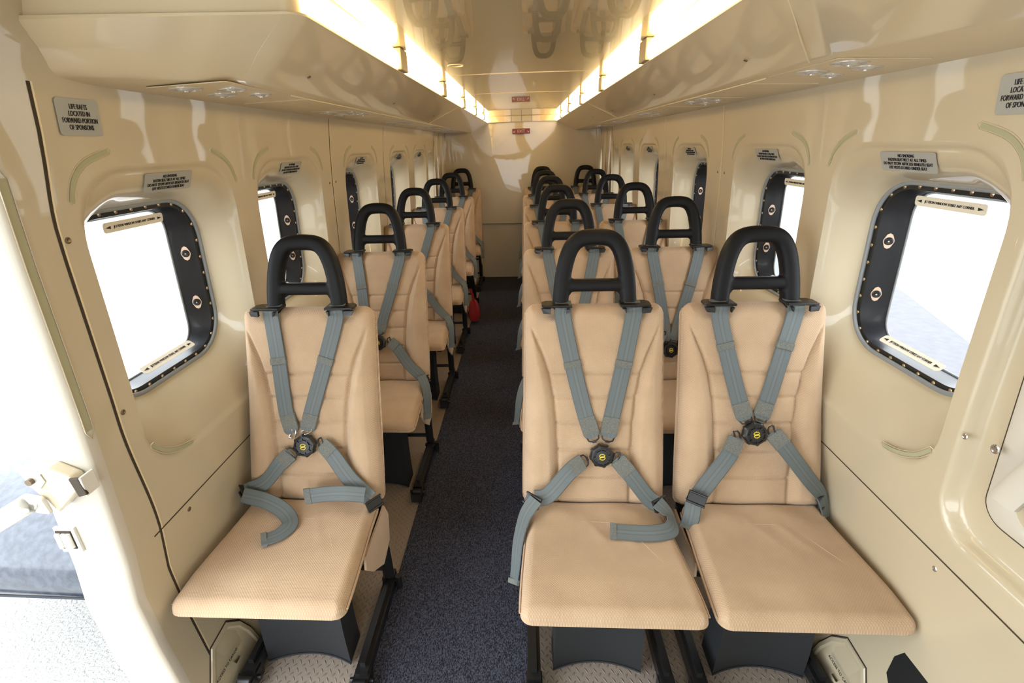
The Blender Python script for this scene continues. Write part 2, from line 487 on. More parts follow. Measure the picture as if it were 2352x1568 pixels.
# exit panel seated in that recess, with rounded lower corner and dark rubber gap
mb = MB(); pts = []
def rrect(cy, cz, hy, hz, r, n=8):
    o = []
    for (sy, sz, a0) in ((1, 1, 0), (-1, 1, 90), (-1, -1, 180), (1, -1, 270)):
        for k in range(n + 1):
            a = radians(a0 + 90 * k / n); o.append((cy + sy * (hy - r) + r * cos(a), cz + sz * (hz - r) + r * sin(a)))
    return o
d2 = MB()
pp = rrect(-.05, 1.275, .858, .500, .045)
d2.loft([[(wx(z) + dd, cy_, z) for (cy_, z) in [( -.05 + (y + .05) * k, 1.275 + (z0 - 1.275) * k) for (y, z0) in pp]] for dd, k in ((.040, 1.0), (.022, .999), (.020, .992), (.026, .960), (.036, .93), (.037, .6), (.037, .2), (.037, .01))], closed=True)
door = struct(d2.build('door_2', 'door', smooth=60))
g = MB(); g.loop_tube([(wx(z) + .0285, -.05 + (y + .05) * 1.003, 1.275 + (z - 1.275) * 1.005) for y, z in pp], .0035); g.build('door_gasket', 'gap', door)
g = MB()
hp = [(.895, .700, 1.02), (.890, .725, .955), (.886, .748, .885), (.884, .758, .850), (.884, .759, .843)]
g.tube(hp, .03, 14, flat=(.024, .012), nrm=(1, .2, 0)); g.build('door_handle', 'door', door)
g = MB(); g.lathe([(0.001, 0), (.028, 0), (.034, .004), (.036, 0.0)], 24, Matrix.Translation((.905, .690, .855)) @ Matrix.Rotation(-pi / 2, 4, 'Y')); g.build('handle_recess', 'gap', door)

# end wall and header
mb = MB()
zz = [0, .02, .3, .6, .9, 1.2, 1.4, 1.6, 1.76]
mb.loft([[(x * wx(z) / .8, END + .012 * sin(3 * x + 5 * z), z) for z in zz] for x in [-.83 + .083 * k for k in range(21)]])
struct(mb.build('wall_end', 'cream', smooth=60))
mb = MB(); mb.box((0, END - .012, 1.722), (.76, .03, .064)); struct(bevel(mb.build('trim_5', 'bin', smooth=0), .006))
mb = MB()
mb.box((0, END - .008, .629), (1.70, .012, .004)); struct(mb.build('trim_6', 'gap', smooth=0))
for i, x in enumerate((-.118, -.008, .102)):
    mb = MB(); mb.box((x, END - .029, 1.722), (.004, .006, .058)); struct(mb.build('trim_7', 'softgap', smooth=0))
t = thing('header_panel', 'pale square panel pair in the header above the EXIT sign', 'panel', (0, END - .029, 1.722))
for x in (-.063, .047):
    mb = MB(); mb.box((x, 0, 0), (.10, .005, .05)); bevel(mb.build('panel_face', mat('header_tile', (.55, .52, .45, 1), .4), t, 0), .002)

# front bulkhead behind the camera with its cockpit opening
mb = MB()
for (x0, x1, z0, z1) in ((-.9, -.42, 0, 1.76), (.42, .9, 0, 1.76), (-.42, .42, 1.66, 1.76), (-.42, .42, 0, .35)):
    mb.box(((x0 + x1) / 2, -1.32, (z0 + z1) / 2), (x1 - x0, .04, z1 - z0))
struct(mb.build('wall_front', 'cream', smooth=0))
# left wall ahead of the camera: door opening between -.75 and .77
mb = MB()
zs = [ZTOP + .14, ZTOP, 1.5, 1.4, 1.3, 1.2, 1.1, 1.0, .9, .8, .7, .63, .59, .545, .5, .45, .4, .35, .28, .2, .1, 0]
def jx(z): return wx(z)
rows = [[(-wx(z), .80, z) for z in zs], [(-wx(z), .779, z) for z in zs], [(-wx(z) - .002, .776, z) for z in zs], [(-wx(z) - .008, .770, z) for z in zs],
        [(-wx(z) - .05, .768, z) for z in zs], [(-wx(z) - .118, .766, z) for z in zs], [(-wx(z) - .122, .770, z) for z in zs], [(-wx(z) - .122, .9, z) for z in zs]]
mb.loft(rows)
struct(mb.build('wall_door_jamb', 'door', smooth=60))
mb = MB()
mb.loft([[(-wx(z), y, z) for z in zs] for y in (-1.3, -.8)] + [[(-wx(z) - .1, -.8, z) for z in zs]])
struct(mb.build('wall_front_left', 'cream', smooth=60))
mb = MB(); mb.box((-.875, 0.02, 1.735), (.12, 1.72, .15)); struct(bevel(mb.build('trim_9', 'cream', smooth=0), .018, 3))
mb = MB(); mb.tube(crom([(-.838, .70, 1.652), (-.838, .84, 1.655), (-.840, .893, 1.657), (-.843, .907, 1.640), (-.846, .922, 1.615), (-.846, .945, 1.604), (-.843, 1.1, 1.604)], 5), .0028, 6); struct(mb.build('trim_10', 'gap'))

# floor, carpet, ceiling
mb = MB(); mb.box((0, 2.1, -.02), (1.80, 7.2, .04)); struct(mb.build('floor', 'tread', smooth=0))
mb = MB(); mb.box((-.232, 2.1, .003), (.482, 7.1, .006)); tag(bevel(mb.build('carpet_runner', 'carpet', smooth=0), .002), 'dark navy carpet runner laid along the aisle between the seat columns', 'carpet')
mb = MB(); mb.loft([[(x, y, 1.75 + .004 * (1 - (x / .38) ** 2)) for x in [-.40 + .05 * k for k in range(17)]] for y in (-1.3, 0, 1, 2.30)])
mb.loft([[(x, y, 1.75 + .004 * (1 - (x / .38) ** 2)) for x in [-.40 + .05 * k for k in range(17)]] for y in (2.304, 2.7, 3.15)])
mb.loft([[(x, y, 1.75 + .004 * (1 - (x / .38) ** 2)) for x in [-.40 + .05 * k for k in range(17)]] for y in (3.154, 4, 5, END)])
struct(mb.build('ceiling', 'ceil', smooth=40))
mb = MB()
mb.box((0, 2.2, 1.80), (1.9, 7.1, .03)); struct(mb.build('ceiling_outer', 'door', smooth=0))
for n, y in enumerate((2.302, 3.152)):
    mb = MB(); mb.box((0, y, 1.7535), (.74, .006, .003)); struct(mb.build('trim_8', 'rail', smooth=0))
o = MB(); o.loop_tube([(-.245 + .028 * cos(a * pi / 12), 2.03 + .028 * sin(a * pi / 12), 1.7525) for a in range(24)], .0022)
t = thing('ceiling_ring', 'small round metal ring set in the glossy ceiling near the left lamps', 'ring', (-.245, 2.03, 1.75))
r_ = o.build('ring', 'rail', t); r_.location = (.245, -2.03, -1.75)
for x in (-.14, .13):
    for dx in (0,):
        pass

# vertical seams in the wall lining
def wall_strip(sgn, name, y, z0, z1, wd, m, off=.0006, n=24, curve=None):
    mb = MB(); rows = []
    for k in range(n + 1):
        z = z0 + (z1 - z0) * k / n
        yy = y + (curve(z) if curve else 0)
        rows.append([surf(sgn, yy - wd / 2, z, -off), surf(sgn, yy + wd / 2, z, -off)])
    mb.loft(rows); return struct(mb.build(name, m, smooth=60))
def kink(z):
    # the lower lining steps aft around the seat track
    return 0.0
kk = lambda z: .022 * smooth((z - 1.35) / .18) + .024 * smooth((.95 - z) / .3)
wall_strip(-1, 'trim_1', .857, 0, 1.60, .0065, 'gap', n=60, curve=kk)
wall_strip(-1, 'trim_1', .863, 0, 1.60, .004, 'rail', n=60, curve=kk)
for s_ in (-1, 1):
    for y, wd in ((2.25, .004), (3.13, .004), (4.93, .012), (5.22, .012), (5.60, .012)):
        wall_strip(s_, 'trim_2', y, 0.0, 1.60, wd, 'gap' if (s_ < 0 or y > 4) else 'rail')
    wall_strip(s_, 'trim_2', 2.257, 0.0, 1.60, .005, 'rail')
    for (y0, y1) in ((5.06, 5.16), (5.36, 5.48)):
        mb = MB(); mb.box((s_ * .848, (y0 + y1) / 2, .9), (.03, y1 - y0, 1.38)); struct(bevel(mb.build('trim_3', 'cream', smooth=0), .012, 3))
    # long horizontal seam
    mb = MB(); y0 = .859 if s_ < 0 else -1.2
    rows = []
    for k in range(41):
        y = y0 + (END - y0) * k / 40
        rows.append([surf(s_, y, .6245, -.0007), surf(s_, y, .6285, -.0007)])
    mb.loft(rows); struct(mb.build('trim_4', 'gap', smooth=60))

# ================================================================= windows
def loop_on(sgn, i, rad, ths, oy, oz, d):
    return [surf(sgn, oy + cos(t) * r, oz + sin(t) * r, d) for t, r in zip(ths, rad)]
screw_me = None; fast_me = None
def screw_mesh():
    mb = MB(); mb.lathe([(.0052, 0), (.0050, .0014), (.0036, .0024), (.0022, .0027), (.0020, .0012), (.0004, .0012)], 12)
    return mb.mesh('screw', 'brass', 30)
def orient(o, loc, nrm, spin=0, sc=1.0):
    q = Vector(nrm).to_track_quat('Z', 'Y'); o.matrix_local = Matrix.Translation(loc) @ q.to_matrix().to_4x4() @ Matrix.Rotation(spin, 4, 'Z') @ Matrix.Diagonal((sc, sc, sc, 1))
screw_me = screw_mesh()
mb = MB(); n = 20; pl = []
for k in range(n):
    a = 2 * pi * k / n; rr = .0125 + .0085 * abs(sin(a)) ** 6
    pl.append((rr * cos(a), rr * sin(a), 0))
mb.prism(pl, (0, 0, .0015)); dia_me = mb.mesh('fastener_plate', 'copper', 30)
mb = MB(); mb.lathe([(.0105, .001), (.0105, .0042), (.008, .0055), (.0035, .0052), (.0030, .008), (.0005, .0083)], 18); knob_me = mb.mesh('fastener_knob', 'frame', 30)
mb = MB(); mb.lathe([(.0028, .007), (.0024, .0095), (.0005, .0100)], 12); pin_me = mb.mesh('fastener_pin', 'brass', 30)

side_name = {-1: 'left', 1: 'right'}
ords = ['nearest', 'second', 'third', 'fourth', 'fifth', 'rearmost']
wn = 0
for sgn in (-1, 1):
    for i in range(6):
        wn += 1
        ths, out, lip, ope, fl, gl, oy, oz = win_rings(i, sgn)
        W = struct(link('window_%d' % wn, None))
        cx = -sgn  # inward normal x
        # rubber seal around the opening
        mb = MB(); mb.loop_tube(loop_on(sgn, i, [r - .001 for r in ope], ths, oy, oz, SEAL_D - .001), .0062); mb.build('window_seal', 'seal', W, 60)
        # black flange with its screws
        mb = MB(); mb.loft([loop_on(sgn, i, ope, ths, oy, oz, SEAL_D + .002), loop_on(sgn, i, [r + .0 for r in fl], ths, oy, oz, SEAL_D + .004)], closed=True)
        mb.build('window_flange', 'flange', W, 60)
        # deep reveal to the glass
        mb = MB()
        mid = [f + (g_ - f) * .25 for f, g_ in zip(fl, gl)]
        m2 = [f + (g_ - f) * .8 for f, g_ in zip(fl, gl)]
        mb.loft([loop_on(sgn, i, fl, ths, oy, oz, SEAL_D + .004), loop_on(sgn, i, mid, ths, oy, oz, SEAL_D + .018), loop_on(sgn, i, m2, ths, oy, oz, GLASS_D - .014), loop_on(sgn, i, gl, ths, oy, oz, GLASS_D)], closed=True)
        mb.build('window_frame', 'frame', W, 60)
        mb = MB(); mb.loop_tube(loop_on(sgn, i, [g_ - .001 for g_ in gl], ths, oy, oz, GLASS_D), .0028); mb.build('glass_bead', 'seal', W, 60)
        # the pane
        mb = MB(); ring = loop_on(sgn, i, [g_ + .004 for g_ in gl], ths, oy, oz, GLASS_D + .003)
        mb.prism(ring, (sgn * .004, 0, 0)); mb.build('window_glass', 'glass', W, 0) if 'glass' in M else None
        W['_glass'] = 1
        if i < 5:
            # screws, evenly spaced along the flange
            pts = loop_on(sgn, i, [(a * .5 + b * .5) for a, b in zip(ope, fl)], ths, oy, oz, SEAL_D + .003)
            L = [0]
            for k in range(NR): L.append(L[-1] + (Vector(pts[(k + 1) % NR]) - Vector(pts[k])).length)
            ns = 32 if i < 3 else 24
            for q in range(ns):
                s = L[-1] * q / ns; k = max(j for j in range(NR) if L[j] <= s)
                t = (s - L[k]) / (L[k + 1] - L[k]); p = Vector(pts[k]).lerp(Vector(pts[(k + 1) % NR]), t)
                o = link('screw', screw_me, W); orient(o, p, (cx, 0, 0))
            # turn fasteners on the aft and forward reveals
            for fy, ny in ((1, -1), (-1, 1)):
                for z in (1.205, 1.055):
                    rf = .208; rg = .170
                    yy = WINS[i] + fy * (rf * .5 + rg * .5 + .001)
                    nv = (cx * .55, ny, 0)
                    p = surf(sgn, yy + ny * .001, z, (SEAL_D + GLASS_D) / 2 - .003)
                    for me_, nm in ((dia_me, 'fastener_plate'),):
                        pl_ = link(nm, me_, W); orient(pl_, p, nv)
                        kb = link('fastener_knob', knob_me, pl_)
                        link('fastener_pin', pin_me, kb)
            # photoluminescent marker strips round the recess
            arcs = [[(-.285, 1.400), (-.268, 1.438), (-.232, 1.468), (-.170, 1.488)], [(.285, 1.400), (.268, 1.438), (.232, 1.468), (.185, 1.485)],
                    [(-.265, .842), (-.232, .806), (-.185, .780), (-.135, .767)]]
            for a in arcs:
                P_ = crom([(0, q[0] + WINS[i], q[1]) for q in a], 6)
                mb = MB(); rows = []
                rim = MB(); r1 = []; r2 = []
                for k, p in enumerate(P_):
                    t = (P_[min(k + 1, len(P_) - 1)] - P_[max(k - 1, 0)]).normalized(); nn = Vector((0, -t.z, t.y))
                    A = p + nn * .0045; B = p - nn * .0045
                    rows.append([surf(sgn, A.y, A.z, -.0008), surf(sgn, B.y, B.z, -.0008)])
                    A = p + nn * .0072; B = p - nn * .0072
                    r1.append(surf(sgn, A.y, A.z, .0)); r2.append(surf(sgn, B.y, B.z, .0))
                mb.loft(rows); mb.build('marker_strip', 'glow', W, 60)
                ex = [Vector(r1[-1]) * .5 + Vector(r2[-1]) * .5]
                rim.loop_tube(r1 + [tuple(ex[0] + (Vector(r1[-1]) - Vector(r1[-2])) * 1.2)] + r2[::-1] + [tuple((Vector(r1[0]) + Vector(r2[0])) * .5 - (Vector(r1[1]) - Vector(r1[0])) * 1.0)], .0011, 6); rim.build('strip_rim', 'cream', W, 60)
M['glass'] = None

# clear panes
gm = bpy.data.materials.new('clear_glass'); gm.use_nodes = True
nt = gm.node_tree; nt.nodes.clear()
out = nt.nodes.new('ShaderNodeOutputMaterial'); mx = nt.nodes.new('ShaderNodeMixShader'); tr = nt.nodes.new('ShaderNodeBsdfTransparent'); gs = nt.nodes.new('ShaderNodeBsdfGlossy')
gs.inputs['Roughness'].default_value = 0.02; fr = nt.nodes.new('ShaderNodeFresnel'); fr.inputs[0].default_value = 1.04
nt.links.new(fr.outputs[0], mx.inputs[0]); nt.links.new(tr.outputs[0], mx.inputs[1]); nt.links.new(gs.outputs[0], mx.inputs[2]); nt.links.new(mx.outputs[0], out.inputs[0])
M['glass'] = gm
wn = 0
for sgn in (-1, 1):
    for i in range(6):
        wn += 1
        W = bpy.data.objects['window_%d' % wn]
        del W['_glass']
        ths, out_, lip, ope, fl, gl, oy, oz = win_rings(i, sgn)
        mb = MB(); A = loop_on(sgn, i, [g_ + .004 for g_ in gl], ths, oy, oz, GLASS_D + .003)
        mb.add([(p[0], p[1], p[2]) for p in A], [tuple(range(len(A)))]); mb.build('window_glass', 'glass', W, 0)

# placards stuck on the windows and over them
def jett(sgn, i, zc, ytilt, which):
    low = which == 'lower'
    yc = WINS[i] + (.02 if low else .045)
    X = sgn * (wx(zc) + (.135 if low else GLASS_D - .016))
    R_ = Vector((0, -sgn, 0)); U_ = Vector((sgn * 1.0, 0, .75) if low else (-sgn * .1, 0, 1)).normalized()
    t = thing('window_placard', 'cream %s jettison-window placard with arrows on the %s window of the %s wall' % (which, ords[i], side_name[sgn]), 'placard', (X, yc, zc), 'jettison placards on the windows')
    hw, hh = .104, .0125; N_ = R_.cross(U_)
    mb = MB(); pl = []
    for (a, b) in rrect(0, 0, hw, hh, .008, 4): pl.append(R_ * a + U_ * b)
    mb.prism(pl, N_ * .0012); mb.build('plate', 'placard', t, 0)
    text('lettering', 'JETTISON WINDOW STRIKE ANY CORNER', 'ink', t, N_ * .0018, R_, U_, .0086, sx=.87)
    for s in (-1, 1):
        mb = MB(); c = R_ * (s * .088)
        mb.prism([c + U_ * .0035 - R_ * s * .006, c + R_ * s * .009, c - U_ * .0035 - R_ * s * .006], N_ * .0020); mb.build('arrow', 'ink', t, 0)
for sgn in (-1, 1):
    for i in range(3):
        jett(sgn, i, 1.317, 0, 'upper'); 
        if i < 2: jett(sgn, i, .947, 0, 'lower')
    for i in range(5):
        zc = 1.418; yc = WINS[i] + .005
        # lies on the slope above the opening
        ths, out_, lip, ope, fl, gl, oy, oz = win_rings(i, sgn)
        U_ = Vector((-sgn * .42, 0, 1)).normalized(); R_ = Vector((0, -sgn, 0)); N_ = R_.cross(U_)
        X = sgn * (wx(zc) + .0080)
        t = thing('safety_placard', 'pale grey no-smoking and seat-belt placard above the %s window of the %s wall' % (ords[i], side_name[sgn]), 'placard', (X, yc, zc), 'safety placards above the windows')
        mb = MB(); mb.prism([R_ * a + U_ * b for a, b in rrect(0, 0, .084, .0230, .005, 3)], N_ * .001); mb.build('plate', 'label', t, 0)
        text('lettering', 'NO SMOKING\nFASTEN SEAT BELT AT ALL TIMES\nDO NOT STOW ARTICLES BENEATH SEAT\nLIFE VESTS STORED UNDER SEAT', 'ink', t, N_ * .0016, R_, U_, .0098, sx=.80)

# life raft placards
for sgn, lab in ((-1, 'grey life-rafts placard on the left wall beside the front seam, under the bin nose'), (1, 'grey placard at the right edge of the photo, high on the right wall')):
    yy = .967 if sgn < 0 else .945
    t = thing('raft_placard', lab, 'placard', (sgn * (wx(1.555) - .001), yy, 1.548 if sgn < 0 else 1.535))
    R_ = Vector((0, -sgn, 0)); U_ = Vector((-sgn * .13, 0, 1)).normalized(); N_ = R_.cross(U_)
    mb = MB(); mb.prism([R_ * a + U_ * b for a, b in rrect(0, 0, .048, .032, .007, 4)], N_ * .001); mb.build('plate', 'label', t, 0)
    text('lettering', 'LIFE RAFTS\nLOCATED IN\nFORWARD PORTION\nOF SPONSONS', 'ink', t, N_ * .0016, R_, U_, .0125, sx=.66)

# ================================================================= overhead bins
def bin_mesh(sgn, stations, bulge=1.0):
    """stations: (bottom edge x,y ; top edge x,y) in plan, |x|; loft of sections"""
    mb = MB(); rows = []
    for ist, (bx_, by_, tx_, ty_, wx_, wy_) in enumerate(stations):
        bul = bulge * (1.0 if ist < 9 else max(0.0, 1 - (ist - 8) / 6))
        B = Vector((bx_, by_, 1.619 - .004 * by_)); T = Vector((tx_, ty_, 1.690)); Wl = Vector((wx_, wy_, 1.602))
        e1 = (Wl - B).normalized(); e2 = (T - B).normalized(); r = .010
        sec = [Wl, B + e1 * (Wl - B).length * .5, B + e1 * r * 1.6]
        for k in range(7):
            t = k / 6; p0 = B + e1 * r; p1 = B; p2 = B + e2 * r
            sec.append(p0 * (1 - t) ** 2 + p1 * 2 * t * (1 - t) + p2 * t * t)
        Md = B.lerp(T, .42); Md.z = B.z + (T.z - B.z) * (.42 + .36 * bul)
        sec += [B + e2 * r * 1.7 + Vector((0, 0, .002 * bul)), B.lerp(Md, .5), Md.lerp(B, .06), Md.lerp(T, .03), Md.lerp(T, .5), T - e2 * .004, T + Vector((0, 0, .003)) + Vector(((tx_ - bx_), (ty_ - by_), 0)).normalized() * -.004]
        out = Vector((bx_ - tx_, by_ - ty_, 0)).normalized()
        sec += [T + out * .012 + Vector((0, 0, .004)), T + out * .014 + Vector((0, 0, .066)), T + out * .05 + Vector((0, 0, .075))]
        rows.append([(sgn * p.x, p.y, p.z) for p in sec])
    mb.loft(rows); return mb
def fillet(p0, p1, p2, r, n=6):
    a = Vector(p0) - Vector(p1); b = Vector(p2) - Vector(p1); a.normalize(); b.normalize()
    A = Vector(p1) + a * r; B = Vector(p1) + b * r
    return [A * (1 - t) ** 2 + Vector(p1) * 2 * t * (1 - t) + B * t * t for t in [k / n for k in range(n + 1)]]
def stations(nose_b, nose_t, corner_b, corner_t, rb=.035):
    fb = fillet(nose_b, corner_b, (corner_b[0], END), rb); ft = fillet(nose_t, corner_t, (corner_t[0], END), rb * .9)
    st = []
    def W(b, t=None):
        return (.90, max(b[1], nose_b[1] - .02))
    for k in range(9):
        u = k / 8; b = Vector(nose_b).lerp(fb[0], u); t = Vector(nose_t).lerp(ft[0], u)
        st.append((b.x, b.y, t.x, t.y, .90, b.y + .0))
    for b, t in zip(fb, ft): st.append((b.x, b.y, t.x, t.y, .90, b.y))
    for y in (1.4, 2, 3, 4, 5, END): st.append((corner_b[0], y, corner_t[0], y, .90, y))
    return st
# left: plan direction of the nose ; right nose reaches further forward
Lb = bin_mesh(-1, stations((.92, .865), (.92, .865), (.56, 1.148), (.362, .93)), .25)
bl = thing('overhead_bin', 'long glossy cream overhead duct with blunt nose along the left wall', 'overhead bin', (0, 0, 0), 'overhead ducts')
Lb.build('bin_body', 'bin', bl, 45)
Rb = bin_mesh(1, stations((.74, .56), (.56, .24), (.56, 1.105), (.362, .85), .05), 0.0)
br = thing('overhead_bin', 'long glossy cream overhead duct above the paired seats along the right wall', 'overhead bin', (0, 0, 0), 'overhead ducts')
Rb.build('bin_body', 'bin', br, 45)
mb = MB(); mb.prism([(.74, .56, 1.602), (.56, .24, 1.69), (.56, .24, 1.76), (.9, .24, 1.76), (.9, .56, 1.602)], (.0, -.02, 0))
# seam lines and small fasteners on the bins
def line3(pts, r, m, parent, name):
    mb = MB(); mb.tube(pts, r, 6); return mb.build(name, m, parent)
line3([(.562, 1.112, 1.611), (.50, 1.03, 1.635), (.43, .935, 1.666), (.372, .86, 1.689)], .0013, 'rail', br, 'bin_seam')
for s_, par in ((-1, bl), (1, br)):
    for y in (3.13,):
        line3([(s_ * .552, y, 1.6035), (s_ * .50, y, 1.6285), (s_ * .38, y, 1.6835)], .0016, 'rail', par, 'bin_seam')
    line3([(s_ * .565, 1.3, 1.6035), (s_ * .565, 3, 1.6035), (s_ * .565, END, 1.6035)], .0012, 'rail', par, 'bin_edge_line')
    for y in (1.2, 2.0, 2.9, 3.7, 4.5, 5.3):
        mb = MB(); mb.lathe([(.0048, -.001), (.0048, .0012), (.0005, .0014)], 10, Matrix.Translation((s_ * .49, y + .04, 1.6345)) @ Matrix.Rotation(s_ * -2.73, 4, 'Y')); mb.build('bin_fastener', 'bronze', par)

# reading light / air outlet panels under the bins
def psu(sgn, y, label, hw=.088):
    t = thing('reading_light_panel', label, 'light panel', (sgn * .685, y, 1.602 + (.017 - .004 * y) * .632 + .0006), 'reading light panels under the ducts')
    t.rotation_euler = (0, sgn * (.017 - .004 * y) / .34, 0)
    mb = MB(); mb.prism([(a, b, 0) for a, b in rrect(0, 0, hw, .145, .012, 4)], (0, 0, -.002)); bevel(mb.build('panel_plate', 'bin', t, 0), .001)
    for (dx, dy, r) in ((-.035, -.09, .034), (.035, -.03, .030), (-.035, .045, .034), (.035, .095, .026)):
        mb = MB(); mb.lathe([(r, 0), (r, -.0012), (r * .90, -.0022), (r * .84, -.0005), (r * .5, -.0005), (r * .42, -.003), (r * .30, -.0045), (.0008, -.0045)], 28, Matrix.Translation((dx, dy, -.002))); e = mb.build('outlet', 'eyeball', t)
        mb = MB(); mb.lathe([(r * .20, 0), (r * .18, -.002), (.0005, -.0022)], 16, Matrix.Translation((dx, dy, -.0065))); mb.build('nozzle', 'chrome', e)
for s_ in (-1, 1):
    for k, y in enumerate((1.22, 2.05, 2.90, 3.75, 4.6)):
        psu(s_, y, 'cream reading-light and air-outlet panel under the %s duct, %s' % (side_name[s_], ['nearest the camera', 'second from the camera', 'third from the camera', 'fourth from the camera', 'farthest from the camera'][k]))
        if k < 4:
            mb = MB(); mb.box((0, 0, 0), (.19, .30, .002))
            t = mb.build('service_cover', 'bin', None, 0); bevel(t, .0006); ya = y + .415
            t.location = (s_ * .69, ya, 1.602 + (.017 - .004 * ya) * .618 - .0006); t.rotation_euler = (0, s_ * (.017 - .004 * ya) / .34, 0)
            tag(t, 'flat cream cover plate under the %s duct behind the %s light panel' % (side_name[s_], ['nearest', 'second', 'third', 'fourth'][k]), 'cover plate', 'flat covers under the ducts')

# ================================================================= lamp strips
gaps = [.955, 1.655, 2.50, 3.32, 4.15, 4.98, 5.655]
for s_ in (-1, 1):
    for k in range(6):
        y0 = gaps[k] + (.045 if k else (0 if s_ < 0 else -.05)); y1 = gaps[k + 1] - (.045 if k < 5 else 0)
        lab = 'glowing warm-white lamp strip on the %s duct, %s' % (side_name[s_], ['longest-looking and nearest the camera', 'second from the camera', 'third from the camera', 'fourth from the camera', 'fifth from the camera', 'last before the end wall'][k])
        t = thing('lamp_strip', lab, 'lamp', (s_ * .37, (y0 + y1) / 2, 1.69), 'lamp strips in the two ceiling rows')
        sec = [(.006, .001), (-.008, .004), (-.014, .014), (-.015, .028), (-.012, .042), (-.004, .052), (.004, .056)]
        mb = MB(); n = max(2, int((y1 - y0) / .1)); h = (y1 - y0) / 2
        ends = [-h, -h + .006] + [-h + 2 * h * q / n for q in range(1, n)] + [h - .006, h]
        rows = []
        for q, yy in enumerate(ends):
            k_ = .75 if q in (0, len(ends) - 1) else 1
            rows.append([(s_ * (x * k_), yy, z) for x, z in sec])
        mb.loft(rows)
        mb.v = mb.v; nsec = len(sec)
        mb.f.append(tuple(range(nsec))); mb.f.append(tuple((len(ends) - 1) * nsec + q for q in range(nsec)))
        mb.build('diffuser', 'lamp', t, 60)
        if k < 5:
            mb = MB(); mb.box((-s_ * .003, h + .045, .030), (.028, .084, .058)); bevel(mb.build('lamp_end_cap', 'cap', t, 0), .003)

# EXIT sign on the end wall
t = thing('exit_sign', 'small red EXIT sign with arrows high on the end wall', 'sign', (-.012, END - .016, 1.600))
mb = MB(); mb.box((0, 0, 0), (.188, .008, .052)); bevel(mb.build('sign_plate', 'red', t, 0), .002)
text('lettering', 'EXIT', 'exitink', t, (0, -.0052, 0), (1, 0, 0), (0, 0, 1), .040)
for s_ in (-1, 1):
    mb = MB(); c = Vector((s_ * .074, -.005, -.004)); d = Vector((s_ * .7, 0, -.7)); p = Vector((.7, 0, .7 * s_)) if s_ > 0 else Vector((.7, 0, -.7))
    mb.prism([c + d * .014, c + p * .009, c - p * .009], (0, -.0012, 0)); mb.tube([c, c - d * .014], .0025, 6); mb.build('arrow', 'exitink', t, 0)

# ================================================================= wall details
def wall_screw(sgn, y, z, label, r=.0062, m='bronze'):
    mb = MB(); mb.lathe([(r, -.0005), (r, .0012), (r * .7, .0022), (r * .4, .0014), (.0004, .0012)], 14)
    o = mb.build('wall_screw', m, None); orient(o, (sgn * wx(z), y, z), (-sgn, 0, .05)); tag(o, label, 'screw', 'screws in the wall lining'); return o
wall_screw(-1, .874, 1.334, 'bronze screw high beside the nearest left window, by the dark seam')
wall_screw(-1, .875, .962, 'bronze screw low beside the nearest left window, by the dark seam')
wall_screw(-1, .985, .600, 'bronze screw in the lower left panel under the long seam')
wall_screw(1, .862, .917, 'bronze screw in the right wall below and ahead of the nearest window', m='chrome')
wall_screw(1, .838, .592, 'bronze screw in the lower right panel under the long seam', m='chrome')
wall_screw(1, .800, .930, 'round chrome stud at the edge of the right exit recess', .009, 'chrome')
for s_ in (-1, 1):
    for y in (2.215, 2.29):
        wall_screw(s_, y, 1.34, 'small dark screw beside the first vertical seam of the %s wall, %s of the seam' % (side_name[s_], 'ahead' if y < 2.25 else 'behind'), .005)
# long marker strip on the door post and at the exit recess
mb = MB(); mb.loft([[(-wx(z) + .0008, .781, z), (-wx(z) + .0008, .796, z)] for z in [1.45 - .03 * k for k in range(17)]]); tag(mb.build('marker_strip', 'glow', None, 60), 'long greenish marker strip down the left door post', 'marker strip')
mb = MB(); mb.loop_tube([(-wx(z) + .001, y, z) for y, z in [(.7795, 1.45 - .03 * k) for k in range(17)] + [(.789, .950)] + [(.7985, .97 + .03 * k) for k in range(17)] + [(.789, 1.465)]], .0012, 6); tag(mb.build('strip_rim', 'cream', None, 60), 'raised rim around the marker strip on the left door post', 'rim')
mb = MB(); mb.loft([[(wx(z) + .029, .770, z), (wx(z) + .029, .786, z)] for z in [1.40 - .03 * k for k in range(14)]]); tag(mb.build('marker_strip', 'glow', None, 60), 'long greenish marker strip beside the right exit panel', 'marker strip')
t = thing('yellow_label', 'pale yellow square label on the right exit surround', 'label', (wx(.885) + .0295, .792, .885))
mb = MB(); mb.box((0, 0, 0), (.001, .026, .022)); mb.build('sticker', mat('label_yellow', (.66, .66, .42, 1), .5), t, 0)

# cargo access hatches low on the walls
for s_ in (-1, 1):
    t = thing('access_hatch', 'angular cream hatch marked ACCESS TO CARGO low on the %s wall beside the front seat' % side_name[s_], 'hatch', (0, 0, 0), 'cargo access hatches')
    poly = [(1.055, -.0), (1.035, .09), (1.010, .150), (.968, .197), (.888, .192), (.838, .110), (.828, .0)]
    c = (.94, .08)
    mb = MB(); rows = []
    for sc, off in ((1.0, -.001), (.97, .006), (.86, .007), (.80, .003), (.1, .003)):
        rows.append([(s_ * (wx(max(z, 0)) - off), c[0] + (y - c[0]) * sc, max(0.004, c[1] + (z - c[1]) * sc)) for y, z in poly])
    mb.loft(rows, closed=True); mb.build('hatch_body', 'cream', t, 30)
    mb = MB(); mb.tube([(s_ * (wx(max(z, 0)) - .001), y, max(z, .004)) for y, z in poly], .002, 6); mb.build('hatch_gap', 'gap', t)
    R_ = Vector((0, -s_, 0)); U_ = Vector((s_ * .10, 0, 1)).normalized()
    text('lettering', 'ACCESS TO CARGO', 'ink', t, (s_ * (wx(.1) - .0125), .93 if s_ > 0 else .900, .108), R_, U_, .0125, sx=.9)
